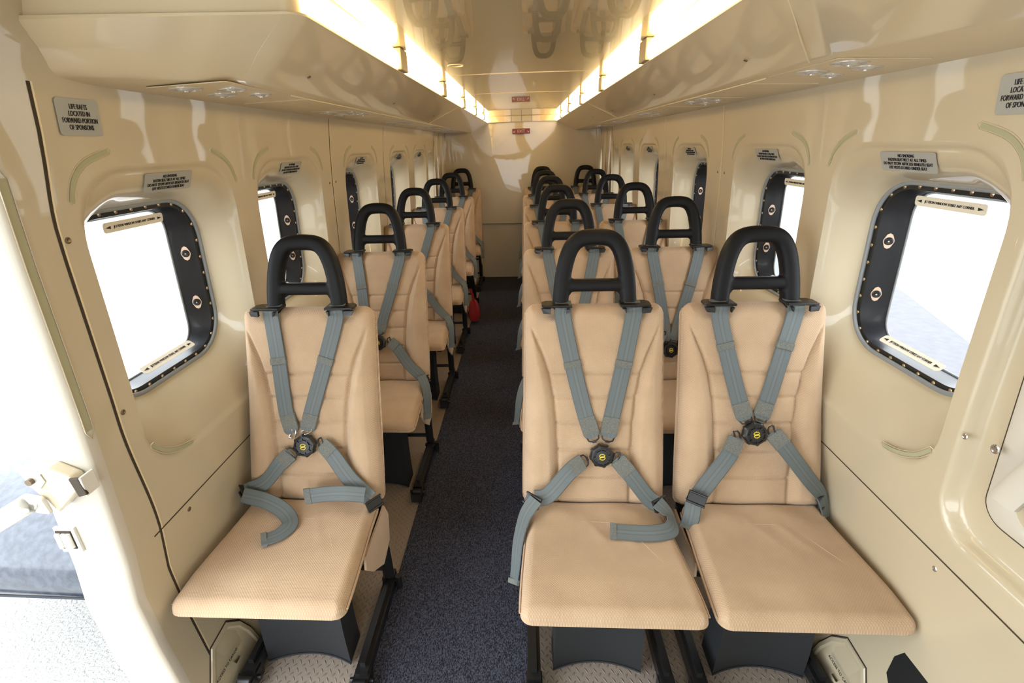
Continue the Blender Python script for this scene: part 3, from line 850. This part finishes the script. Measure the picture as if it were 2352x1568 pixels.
mb = MB(); pl = [(.83, .335), (.845, .30), (.842, .245), (.80, .20), (.66, .20), (.64, .22), (.64, .32), (.66, .34)]
mb.prism([(wx(z) - .0012, y, z) for y, z in pl], (.002, 0, 0)); tag(mb.build('floor_vent', mat('vent_black', (.008, .008, .008, 1), .6), None, 0), 'black vent opening low in the right wall in front of the hatch', 'vent')

# ================================================================= seats
YB = 1.205; PITCH = .832
def pillow(hw, v0, v1, T, r, nu, nv, place, height=None, zb=0.0):
    """soft pad. hw(v): half width. place(u,v,w)->xyz. top surface w in [0,T]"""
    mb = MB(); rows = []; uv = []; L = v1 - v0
    vs = []
    for j in range(nv + 1):
        s = j / nv; s = s - sin(2 * pi * s) / (2 * pi) * .55
        vs.append(v0 + L * s)
    for v in vs:
        dv = min(v - v0, v1 - v); h = hw(v)
        if dv < r: h = h - r + sqrt(max(r * r - (r - dv) ** 2, 0))
        row = []
        for i in range(nu + 1):
            s = i / nu; s = s - sin(2 * pi * s) / (2 * pi) * .55
            u = (2 * s - 1) * h
            d = min(dv, h - abs(u)); d = max(0, min(d, r))
            w_ = T * sqrt(max(0, 1 - (1 - d / r) ** 2))
            if height: w_ += height(u, v, h) * min(1, d / r)
            row.append(place(u, v, w_)); uv.append((u * 10, v * 10))
        rows.append(row)
    mb.loft(rows, uv=uv)
    # skirt down to the base and the underside
    top = [rows[0][i] for i in range(nu + 1)] + [rows[j][nu] for j in range(1, nv + 1)] + [rows[nv][i] for i in range(nu - 1, -1, -1)] + [rows[j][0] for j in range(nv - 1, 0, -1)]
    ids = [(0, i) for i in range(nu + 1)] + [(j, nu) for j in range(1, nv + 1)] + [(nv, i) for i in range(nu - 1, -1, -1)] + [(j, 0) for j in range(nv - 1, 0, -1)]
    base = []; uvb = []
    for (j, i) in ids:
        v = vs[j]; dv = min(v - v0, v1 - v); h = hw(v)
        if dv < r: h = h - r + sqrt(max(r * r - (r - dv) ** 2, 0))
        s = i / nu; s = s - sin(2 * pi * s) / (2 * pi) * .55
        base.append(place((2 * s - 1) * h, v, zb)); uvb.append(((2 * s - 1) * h * 10, v * 10 - .3))
    n = len(top); mb.add(top + base, [(k, (k + 1) % n, n + (k + 1) % n, n + k) for k in range(n)] + [tuple(range(n, 2 * n))], [((q - 0) * .06, 0) for q in range(n)] + [((q - 0) * .06, zb * 10) for q in range(n)])
    return mb
LEAN = .30
def BK(x, z, off=0.0):
    """point on the seat-back surface, off = distance out towards the sitter"""
    return (x, (z - .47) * LEAN - off, z - off * .28)
NB = Vector((0, -.958, .287))

def g(d, s): return math.exp(-(d / s) ** 2)
GX = [(.975, .190), (.93, .172), (.88, .150), (.82, .132), (.75, .120), (.68, .114), (.60, .110), (.50, .108), (.40, .108)]
def groove_x(z):
    if z > .975: return .19
    for (z1, x1), (z0, x0) in zip(GX, GX[1:]):
        if z >= z0: return x0 + (x1 - x0) * (z - z0) / (z1 - z0)
    return .108
SEAMS = (.838, .768, .692, .612, .532)
def back_height(u, v, h):
    z = v; a = abs(u); gx = groove_x(z); w_ = 0
    fade = smooth((.985 - z) / .03)
    d = (a - gx) * .9
    w_ -= .0095 * g(d, .0048) * fade
    if a > gx: w_ += .014 * smooth((a - gx) / .03) * (1 - smooth((a - h + .05) / .05)) * fade
    else:
        w_ += .004 * (1 - (a / max(gx, .01)) ** 2)
        for s in SEAMS:
            w_ -= .0060 * g(z - s, .0042)
            w_ += .0025 * g(z - s - .035, .02)
    # dip where the head bar plates sit in the top edge
    for c in (-.112, .112):
        w_ -= .028 * g(u - c, .034) * smooth((z - .985) / .03)
    # dark notch behind the belt guides
    return w_
def hw_back(z):
    t = (z - .44) / .60
    return .2165 - .010 * smooth(t) - .004 * g(z - .75, .15)
def place_back(u, v, w_): 
    p = Vector(BK(u, v)); return p + NB * (w_ - .040)
def place_shell(u, v, w_):
    p = Vector(BK(u, v)); return p + NB * (-.042 - w_)
def pan_top(x, y):
    """height of the seat pad at local x, y (y from -.40 front to 0)"""
    t = -y / .4
    return .452 + .010 * smooth(t * 1.1) - .006 * (1 - (x / .22) ** 2) * g(y + .16, .12)
def hw_pan(y):
    return .205 + .020 * smooth(min(1, -y / .38))
def place_pan(u, v, w_):
    # w_ measured from the bottom of the pad
    droop = 1 - .22 * smooth((-v - .28) / .11)
    return (u, v, .412 + w_ * droop)
def pan_h(u, v, h):
    w_ = -.006 * (1 - (u / .22) ** 2) * g(v + .16, .12)
    w_ += .0035 * sin(u * 34 + v * 20) * g(v + .04, .05)          # gathers near the back
    w_ += .0030 * math.exp(-((u - .06 + (v + .12) * .5) / .012) ** 2) * g(v + .13, .06)
    w_ += .0025 * math.exp(-((u + .01 + (v + .12) * .5) / .012) ** 2) * g(v + .13, .06)
    return w_

me_back = pillow(hw_back, .44, 1.036, .040, .032, 130, 250, place_back, back_height).mesh('backrest', 'fabric', 0)
me_back.shade_smooth()
me_shell = pillow(lambda z: .219 - .008 * smooth((z - .44) / .6), .432, 1.030, .045, .03, 20, 26, place_shell).mesh('back_shell', 'fabric', 60)
me_pan = pillow(hw_pan, -.390, .012, .045, .030, 70, 80, place_pan, pan_h, zb=.0).mesh('seat_cushion', 'fabric', 60)
me_piping = {}
for s in (-1, 1):
    mbp = MB(); mbp.tube([(s * (hw_pan(y) + .001), y, .426 - .006 * smooth((-y - .30) / .12)) for y in [-.365 + .025 * k for k in range(15)]], .0028, 6)
    me_piping[s] = mbp.mesh('piping', 'fabric', 60)
mbp = MB(); s = 1
mbp.prism([(0, -.03, .405), (0, .02, .41), (0, .05, .35), (0, .03, .26), (0, -.05, .235), (0, -.14, .30), (0, -.19, .36), (0, -.18, .40)], (.006, 0, 0)); me_flap = mbp.mesh('side_flap', 'fabric', 30)
# stitched mark on the pad
mbp = MB()
zq = lambda x, y: .4565 - .006 * (1 - (x / .22) ** 2) * g(y + .16, .12)
mbp.tube([(-.09, -.085, zq(-.09, -.085)), (.07, -.09, zq(.07, -.09)), (.10, -.14, zq(.1, -.14)), (.15, -.235, zq(.15, -.235))], .0007, 4); me_stitch = mbp.mesh('stitching', mat('pale_thread', (.62, .47, .34, 1), .9), 60)

# head bar: one rounded A-shaped grip, swept and fused
def head_bar():
    def P(x, z): return Vector((x, .196 + (z - 1.03) * .20, z))
    half = [(.1005, 1.012), (.0995, 1.05), (.096, 1.09), (.089, 1.135), (.0785, 1.173), (.063, 1.201), (.040, 1.2165), (.0, 1.2205)]
    path = [P(-x, z) for x, z in half] + [P(x, z) for x, z in half[::-1][1:]]
    path = crom(path, 5)
    mb = MB()
    nrm = Vector((0, -.98, .2))
    mb.tube(path, .02, 16, flat=(.0240, .0255), nrm=nrm)
    mb.tube([P(-.10, 1.083), P(-.05, 1.083), P(0, 1.083), P(.05, 1.083), P(.10, 1.083)], .018, 16, flat=(.0195, .0215), nrm=nrm)
    # fillet webs in the corners
    for s in (-1, 1):
        for zc, dz in ((1.104, 1), (1.062, -1)):
            mb.box(P(s * .0785, zc), (.014, .028, .012), Matrix.Rotation(s * dz * .8, 3, 'Y'))
    me = mb.mesh('tmp', 'black', 0)
    o = link('tmp', me)
    r = o.modifiers.new('r', 'REMESH'); r.mode = 'VOXEL'; r.voxel_size = .0034; r.use_smooth_shade = True
    sm = o.modifiers.new('s', 'SMOOTH'); sm.factor = .5; sm.iterations = 9
    bpy.context.view_layer.update()
    m2 = bpy.data.meshes.new_from_object(o.evaluated_get(bpy.context.evaluated_depsgraph_get()))
    bpy.data.objects.remove(o); m2.name = 'head_bar'; m2.materials.clear(); m2.materials.append(M['black']); m2.shade_smooth()
    return m2
me_head = head_bar()
# belt guide plates
mb = MB()
for z0, w0, dy in ((1.030, .088, .052),):
    pl = [(-w0 / 2, -dy / 2), (w0 / 2 - .012, -dy / 2), (w0 / 2, -dy / 2 + .012), (w0 / 2, dy / 2 - .012), (w0 / 2 - .012, dy / 2), (-w0 / 2, dy / 2)]
    mb.prism([(x, y, z0 - 1.034) for x, y in pl], (0, 0, .006))
mb.prism([(.018, -.034, -.005), (.046, -.032, -.005), (.040, -.036, -.018), (.018, -.036, -.020)], (0, .010, 0)); mb.prism([(-.036, -.036, -.006), (-.028, -.036, -.006), (-.028, -.038, -.020)], (0, .014, 0))
mb.tube([(-.042, -.026, .0), (.042, -.026, .0)], .0035, 8)
me_guide = mb.mesh('belt_guide', 'blackmetal', 30)
# frame pieces
def leg_mesh():
    mb = MB()
    mb.tube([(0, .03, .42), (0, .028, .26), (0, .04, .09)], .0195, 12)
    mb.box((0, .045, .050), (.034, .060, .055)); mb.tube([(-.028, .05, .055), (.03, .05, .055)], .009, 10)
    mb.tube([(.030, .05, .072), (.030, .05, .02)], .012, 10)
    mb.box((0, -.12, .046), (.038, .34, .036)); mb.box((0, -.12, .070), (.016, .30, .024))
    mb.box((0, -.295, .032), (.046, .075, .042)); mb.tube([(-.035, -.29, .036), (.035, -.29, .036)], .0075, 10); mb.tube([(-.014, -.315, .058), (.02, -.315, .058)], .012, 12)
    mb.box((0, -.16, .394), (.026, .36, .02))
    return mb.mesh('leg', 'blackmetal', 35)
me_leg = leg_mesh()
mb = MB(); mb.tube([(-.20, -.05, .30), (.20, -.05, .30)], .010, 10); mb.tube([(-.20, .04, .12), (.20, .04, .12)], .010, 10); mb.box((0, -.18, .404), (.38, .34, .012)); me_cross = mb.mesh('seat_frame', 'blackmetal', 35)
mb = MB()
rows = []
for k in range(15):
    t = k / 14; rows.append([(x * (.92 + .08 * t + .05 * (1 - t) ** 3), -.205 - .012 * sin(pi * t) - .030 * (x / .13) ** 2 * (.3 + .7 * t) + .012, .395 - .385 * t) for x in [-.13 + .026 * q for q in range(11)]])
back = [[(p[0], p[1] + .09, p[2]) for p in r] for r in rows]
mb.loft(rows); mb.loft([r[::-1] for r in back])
mb.loft([[r[0] for r in rows], [r[0] for r in back]]); mb.loft([[r[-1] for r in rows], [r[-1] for r in back]])
mb.tube([(p[0], p[1] - .002, p[2] + .001) for p in rows[-1]], .0035, 6)
me_pouch = mb.mesh('life_vest_pouch', 'pouch', 50)

# buckle
def buckle_mesh():
    mb = MB(); n = 48; rows = []
    for (r0, z0, tooth) in ((.024, .0, 0), (.0265, .004, .0012), (.0265, .013, .0012), (.0235, .0165, .0006), (.0195, .0175, 0), (.0190, .0150, 0), (.0145, .0150, 0), (.0140, .0185, 0), (.0008, .0190, 0)):
        rows.append([((r0 + tooth * (1 if (k % 6) < 2 else -1)) * cos(2 * pi * k / n), (r0 + tooth * (1 if (k % 6) < 2 else -1)) * sin(2 * pi * k / n), z0) for k in range(n)])
    mb.loft(rows, closed=True); mb.add(rows[0], [tuple(range(n))])
    for k in range(8):
        a = 2 * pi * k / 8; mb.box((.0165 * cos(a), .0165 * sin(a), .0165), (.005, .0022, .003), Matrix.Rotation(a, 3, 'Z'))
    return mb.mesh('harness_buckle', 'blackmetal', 30)
me_buckle = buckle_mesh()
mb = MB(); mb.box((0, 0, .0196), (.011, .0034, .0008))
for k in range(12):
    a = 2 * pi * k / 12
    if abs(sin(a)) > .3: mb.box((.0066 * cos(a), .0066 * sin(a), .0196), (.0020, .0026, .0008), Matrix.Rotation(a, 3, 'Z'))
me_emblem = mb.mesh('buckle_emblem', 'yellow', 0)

def strap_pts(pts, n=8): return crom(pts, n)
def tongue(mbk, a, b, wd=.030):
    """metal tongue from strap end a to buckle b"""
    a = Vector(a); b = Vector(b); t = (b - a).normalized(); s = t.cross(NB).normalized()
    mbk.tube([a + s * wd * .5 - t * .006, a + s * wd * .42 + t * .006, a + t * .010 + s * wd * .2, a + t * .010 - s * wd * .2, a - s * wd * .42 + t * .006, a - s * wd * .5 - t * .006], .0024, 8)
    mbk.tube([a + s * wd * .5 - t * .006, a - s * wd * .5 - t * .006], .0024, 8)
    mbk.ribbon([a + t * .008, b - t * .018], .013, .003, NB)

def make_seat(variant):
    """variant: dict with strap geometry, all local"""
    root = link('passenger_seat', None)
    sb = link('backrest', me_back, root)
    link('back_shell', me_shell, root)
    sc = link('seat_cushion', me_pan, root)
    link('piping', me_piping[-1], sc); link('piping', me_piping[1], sc); link('stitching', me_stitch, sc)
    fl_ = link('side_flap', me_flap, root); fl_.location = (variant['flap'] * .208 - (.006 if variant['flap'] < 0 else 0), 0, 0)
    link('head_bar', me_head, root)
    for s in (-1, 1):
        gd = link('belt_guide', me_guide, root, (s * .114, .172, 1.036)); gd.scale = (s, 1, 1)
        wl = variant['wall'] == s
        lg = link('leg', me_leg, root, (s * (.150 if wl else .188), 0, 0)); lg.scale = (-s if wl else s, 1, 1)
    link('seat_frame', me_cross, root)
    link('life_vest_pouch', me_pouch, root)
    W_ = .0485
    bx, bz = variant['buckle']; bc = Vector(BK(bx, bz, .022))
    for s, key in ((-1, 'SL'), (1, 'SR')):
        P = variant[key]   # list (x,z) from guide down to end
        pts = [Vector((P[0][0] * 1.0, .186, 1.040)), Vector((P[0][0], .150, 1.030))] + [Vector(BK(x, z, .014 if k < len(P) - 1 else .018)) for k, (x, z) in enumerate(P)]
        pp = strap_pts(pts, 8)
        mb = MB(); nn = [Vector((0, -.3, 1)).lerp(NB, min(1, k / 10)) for k in range(len(pp))]
        wid = [W_] * len(pp)
        wid[-1] = W_ * .66; wid[-2] = W_ * .88
        mb.ribbon(pp, wid, .0022, nn); st = mb.build('shoulder_strap', 'web', root, 40)
        # doubled and stitched lower end
        e = Vector(pp[-1]); a = Vector(pp[-1]).lerp(Vector(pp[-9]), .85)
        mb = MB(); mb.ribbon([a, a.lerp(e, .5), a.lerp(e, .8)], W_ * 1.04, .006, NB); mb.build('stitched_end', 'belt', st, 40)
        # keeper
        kz = variant['keep']; k0 = min(range(len(pp)), key=lambda q: abs(pp[q].z - kz)); d = (pp[k0 + 1] - pp[k0 - 1]).normalized()
        mb = MB(); c = pp[k0] + NB * .001
        mb.ribbon([c - d * .010, c + d * .010], W_ * 1.08, .006, NB)
        o = mb.build('strap_keeper', 'belt', st, 40)
        mb = MB(); tongue(mb, pp[-1], bc + Vector((s * .014, 0, .022)), W_ * .75); mb.build('tongue', 'chrome' if variant.get('chrome') else 'blackmetal', st)
    bk = link('harness_buckle', me_buckle, root)
    orient(bk, bc - NB * .006, NB, .15, 1.32); link('buckle_emblem', me_emblem, bk)
    for s, key in ((-1, 'LL'), (1, 'LR')):
        pts, nr = variant[key]
        pp = strap_pts(pts, 8); N_ = len(pp)
        na = [Vector(nr[0]).lerp(Vector(nr[1]), k / (N_ - 1)) for k in range(N_)]
        mb = MB(); wid = [W_] * N_; wid[0] = W_ * .7; wid[1] = W_ * .9
        mb.ribbon(pp, wid, .0022, na); st = mb.build('lap_strap', 'web', root, 40)
        mb = MB(); mb.ribbon([pp[1], pp[4], pp[7]], W_ * 1.04, .006, na[:3] and [na[1], na[4], na[7]]); mb.build('stitched_end', 'belt', st, 40)
        mb = MB(); tongue(mb, pp[0], bc + Vector((s * .024, 0, -.002)), W_ * .8); mb.build('tongue', 'blackmetal', st)
        if key + 't' in variant:
            tp, tn = variant[key + 't']; q = strap_pts(tp, 8); NQ = len(q)
            seq = [Vector(tn[min(int(k / (NQ - 1) * (len(tn) - 1)), len(tn) - 2)]).lerp(Vector(tn[min(int(k / (NQ - 1) * (len(tn) - 1)) + 1, len(tn) - 1)]), (k / (NQ - 1) * (len(tn) - 1)) % 1) for k in range(NQ)]
            mb = MB(); mb.ribbon(q, W_ * .95, .0022, seq); tl = mb.build('strap_tail', 'web', root, 40)
            mb = MB(); mb.ribbon([q[-1], q[-2], q[-4]], W_ * 1.0, .005, seq[-1]); mb.build('tail_tip', 'belt', tl, 40)
        # adjuster slide
        ap, an, ad = variant[key + 'a']
        ad = Vector(ad).normalized(); an = Vector(an).normalized()
        mb = MB(); c = Vector(ap); mb.ribbon([c - ad * .017, c + ad * .017], .052, .007, an)
        sd = ad.cross(an).normalized()
        mb.tube([c - ad * .015 + an * .005 - sd * .026, c - ad * .015 + an * .005 + sd * .026], .0035, 8); mb.tube([c + ad * .015 + an * .005 - sd * .026, c + ad * .015 + an * .005 + sd * .026], .0035, 8)
        mb.build('belt_adjuster', 'blackmetal', root)
    return root
M['belt'] = noise_bump(mat('belt_stitched', (0.115, 0.127, 0.120, 1), 0.8), 420, .9, .0015, 1, colmix=(0.19, 0.19, 0.165, 1))

UP = (0, -.2, 1)
def B3(x, z, off=.02): return Vector(BK(x, z, off))
VL = dict(wall=-1, flap=1, chrome=True, keep=.887, buckle=(-.008, .640),
    SL=[(-.098, 1.005), (-.084, .886), (-.069, .735), (-.050, .672)], SR=[(.100, 1.005), (.063, .886), (.012, .735), (-.004, .680)],
    LL=([B3(-.050, .622, .03), B3(-.090, .590, .035), B3(-.140, .535, .035), (-.205, -.020, .495)], (NB, (-.5, -.8, .3))),
    LLt=([(-.200, -.045, .500), (-.12, -.060, .492), (-.055, -.085, .475), (-.020, -.125, .466), (-.035, -.165, .464), (-.075, -.19, .465)], ((0, -.75, .6), (0, -.5, .8), (.3, -.1, 1), (.1, 0, 1))),
    LLa=((-.212, -.022, .485), (-.6, -.7, .3), (-.3, .1, -1)),
    LR=([B3(.045, .650, .03), B3(.085, .625, .045), B3(.135, .555, .045), (.195, -.035, .485)], (NB, (.35, -.8, .5))),
    LRt=([(.185, -.050, .510), (.13, -.060, .523), (.07, -.060, .520), (.0, -.055, .505)], ((.3, -.8, .5), (0, -.9, .4), (0, -.9, .4))),
    LRa=((.208, -.040, .470), (.5, -.6, .6), (.35, -.15, -1)))
VR1 = dict(wall=0, flap=-1, keep=.872, buckle=(.018, .615),
    SL=[(-.095, 1.003), (-.067, .872), (-.030, .730), (-.006, .662)], SR=[(.108, 1.003), (.083, .872), (.052, .730), (.038, .662)],
    LL=([B3(-.034, .604, .03), B3(-.078, .584, .045), B3(-.140, .520, .05), (-.180, -.045, .500)], (NB, (-.3, -.8, .5))),
    LLt=([(-.180, -.055, .505), (-.212, -.085, .470), (-.232, -.135, .425), (-.240, -.175, .370), (-.246, -.205, .335)], ((-.4, -.7, .5), (-.8, -.5, .4), (-.9, -.5, .1))),
    LLa=((-.188, -.045, .492), (-.4, -.7, .5), (-.5, -.5, -1)),
    LR=([B3(.062, .612, .03), B3(.105, .568, .04), B3(.155, .505, .04), (.180, -.045, .485)], (NB, (.35, -.8, .5))),
    LRt=([(.175, -.055, .500), (.205, -.085, .478), (.200, -.125, .468), (.150, -.145, .470), (.085, -.142, .467), (.027, -.135, .467)], ((.4, -.7, .6), (.8, -.4, .7), (.2, -.5, 1), (0, -.5, 1), (0, -.4, 1))),
    LRa=((.186, -.045, .485), (.5, -.7, .5), (.35, -.5, -1)))
VR2 = dict(wall=1, flap=-1, keep=.922, buckle=(-.008, .681),
    SL=[(-.112, 1.003), (-.093, .922), (-.050, .770), (-.030, .716)], SR=[(.097, 1.003), (.074, .922), (.032, .770), (.012, .718)],
    LL=([B3(-.058, .676, .03), B3(-.085, .634, .045), B3(-.150, .545, .045), (-.190, -.050, .490)], (NB, (-.3, -.8, .5))),
    LLt=([(-.190, -.055, .500), (-.200, -.078, .470), (-.208, -.085, .430)], ((-.3, -.8, .5), (-.4, -.9, .2))),
    LLa=((-.180, -.050, .510), (-.3, -.8, .5), (-.4, -.5, -1)),
    LR=([B3(.042, .690, .03), B3(.075, .655, .045), B3(.150, .560, .04), (.195, -.010, .495), (.205, -.04, .440)], (NB, (.6, -.7, .3))),
    LRa=((.200, -.010, .475), (.7, -.7, .3), (.2, -.4, -1)))
import copy as _c
VG = dict(VL); VG['chrome'] = False; VG['flap'] = 1
VG['LLt'] = ([(-.200, -.045, .500), (-.208, -.085, .465), (-.212, -.11, .42)], ((-.3, -.75, .6), (-.6, -.6, .5)))
VG['LRt'] = ([(.195, -.050, .500), (.222, -.085, .455), (.230, -.12, .40), (.232, -.15, .33)], ((.4, -.7, .5), (.8, -.5, .4), (.9, -.5, .1)))
VH = dict(VR1); VH['LRt'] = ([(.175, -.055, .500), (.21, -.085, .455), (.222, -.12, .40)], ((.4, -.7, .5), (.8, -.5, .4)))

XL, X1, X2 = -.668, .212, .680
rowname = ['nearest', 'second', 'third', 'fourth', 'fifth', 'rearmost']
def put(o, x, k, label, grp):
    o.location = (x, YB + k * PITCH, 0); tag(o, label, 'seat', grp)
G = 'tan passenger seats in three columns'
gl_, gr_, gx_ = make_seat(VG), make_seat(VH), make_seat(dict(VR2, buckle=(-.018, .60), keep=.88, SL=[(-.10, 1.003), (-.075, .88), (-.045, .72), (-.034, .636)], SR=[(.10, 1.003), (.070, .88), (.022, .72), (.002, .640)]))
s0 = make_seat(VL); put(s0, XL, 0, 'nearest tan seat by the left wall, loose strap curling on its cushion', G)
s1 = make_seat(VR1); put(s1, X1, 0, 'nearest tan seat right of the carpet, strap hanging over its aisle side', G)
s2 = make_seat(VR2); put(s2, X2, 0, 'nearest tan seat against the right wall, harness buckle sitting high', G)
for k in range(1, 6):
    for x, proto, where in ((XL, gl_, 'column by the left wall'), (X1, gr_, 'aisle column right of the carpet'), (X2, gx_, 'column against the right wall')):
        first = k == 1
        o = proto if first else copy_tree(proto)
        put(o, x + random.uniform(-.003, .003), k, 'tan harness seat, %s in the %s' % (rowname[k], where), G)

# red cloth tag hanging under the fifth left seat
t = thing('red_pouch', 'small red cloth pouch hanging beside the rear left seats at the aisle', 'pouch', (-.435, 4.05, .12))
mb = MB()
mb.loft([[(.05 * cos(a) * w_, .045 * sin(a) * w_ + .01 * sin(3 * a), z + .006 * cos(2 * a)) for a in [2 * pi * q / 16 for q in range(16)]] for z, w_ in ((-.09, .3), (-.085, .8), (-.04, 1.05), (.03, .9), (.08, .6), (.10, .2))], closed=True)
mb.build('pouch_body', 'redcloth', t, 60)
mb = MB(); mb.ribbon([(0, 0, .09), (-.01, 0, .15), (-.03, 0, .2)], .02, .003, (0, -1, 0)); mb.build('pouch_strap', 'redcloth', t, 40)

# ================================================================= left doorway hardware and outdoors
t = thing('door_strut', 'white door strut tube pinned to a bracket on the left door post', 'strut', (0, 0, 0))
mb = MB(); mb.tube([(-.995, .725, .838), (-1.12, .70, .770), (-1.5, .60, .57)], .020, 20); mb.build('strut_tube', 'white', t)
mb = MB(); mb.tube([(-.997, .724, .837), (-.992, .726, .840)], .0205, 20); mb.build('tube_end', 'eyeball', t)
t = thing('door_bracket', 'cream hinge bracket with bolts on the left door post', 'bracket', (0, 0, 0))
mb = MB()
mb.prism([(-1.005, .768, .912), (-.935, .768, .914), (-.895, .768, .893), (-.885, .768, .868), (-.912, .768, .842), (-.955, .768, .803), (-.968, .768, .835), (-.985, .768, .860)], (0, -.030, 0)); bevel(mb.build('bracket_body', 'cream', t, 0), .006, 3)
mb = MB(); mb.prism([(-.990, .7375, .902), (-.952, .7375, .903), (-.948, .7375, .885), (-.965, .7375, .868), (-.985, .7375, .872)], (0, -.002, 0)); mb.build('bracket_slot', 'eyeball', t, 0)
mb = MB(); mb.prism([(-.893, .737, .896), (-.872, .737, .898), (-.866, .737, .858), (-.886, .737, .852)], (0, -.006, 0)); bevel(mb.build('striker_gap', 'gap', t, 0), .002)
mb = MB(); mb.box((-.870, .748, .876), (.005, .032, .044)); bevel(mb.build('bracket_lip', 'white', t, 0), .002)
mb = MB(); mb.prism([(-1.0, .736, .86), (-.962, .736, .852), (-.955, .736, .812), (-.985, .736, .815)], (0, -.012, 0)); bevel(mb.build('bracket_ear', 'white', t, 0), .005, 3)
mb = MB(); mb.tube([(-.978, .718, .838), (-.978, .726, .838)], .007, 12); mb.build('bolt', 'chrome', t)
mb = MB(); mb.tube([(-.975, .728, .888), (-.975, .738, .888)], .007, 12); mb.build('bolt', 'bronze', t)
t = thing('latch_plate', 'small open latch plate with rollers below the bracket on the left door post', 'latch', (0, 0, 0))
mb = MB(); mb.box((-.990, .764, .710), (.046, .006, .066)); mb.build('plate', 'white', t, 0)
mb = MB(); mb.box((-.992, .7605, .712), (.034, .004, .048)); mb.build('latch_opening', 'gap', t, 0)
for dx in (-.011, .003, .012):
    mb = MB(); mb.tube([(-.993 + dx, .757, .694), (-.993 + dx, .757, .731)], .0055, 10); mb.build('roller', 'white', t)

t = thing('sponson', 'blue-grey fuselage sponson seen outside through the left doorway', 'sponson', (0, 0, 0))
mb = MB(); sec = []
for k in range(40):
    a = 2 * pi * k / 40
    yy = 2.55 + 1.05 * math.copysign(abs(cos(a)) ** .8, cos(a)); zz = -.33 + .36 * math.copysign(abs(sin(a)) ** .9, sin(a))
    sec.append((yy, zz))
rows = [[(x, 2.55 + (y - 2.55) * sc, -.3 + (z + .3) * sc) for y, z in sec] for x, sc in ((-1.05, 1.0), (-1.6, 1.0), (-2.6, .98), (-3.1, .9), (-3.35, .7), (-3.45, .4), (-3.47, .05))]
mb.loft(rows, closed=True); mb.build('sponson_body', 'sponson', t, 60)
mb = MB(); mb.tube([(-1.3, 1.502, -.40), (-2.6, 1.522, -.40)], .006, 8); mb.build('sponson_seam', mat('sponson_line', (.006, .008, .014, 1), .6), t)

mb = MB(); mb.box((0, 3, -1.15), (60, 60, .1)); o = mb.build('ground', 'ground2', None, 0); o['kind'] = 'structure'
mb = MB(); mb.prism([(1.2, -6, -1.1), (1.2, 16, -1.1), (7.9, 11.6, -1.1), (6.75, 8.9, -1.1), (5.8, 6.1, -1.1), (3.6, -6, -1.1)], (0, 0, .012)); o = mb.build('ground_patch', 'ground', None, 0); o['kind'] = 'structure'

# portals help the sampler find the openings
def portal(loc, size, rot):
    L = bpy.data.lights.new('portal', 'AREA'); L.shape = 'RECTANGLE'; L.size, L.size_y = size; L.cycles.is_portal = True
    o = bpy.data.objects.new('portal', L); COL.objects.link(o); o.location = loc; o.rotation_euler = rot
portal((-1.02, 0, .9), (1.8, 1.6), (0, -pi / 2, 0))
portal((0, -1.36, 1.0), (.9, 1.35), (pi / 2, 0, 0))
for s_ in (-1, 1):
    for y in WINS[:5]: portal((s_ * 1.06, y, 1.14), (.42, .36), (0, s_ * pi / 2, 0))
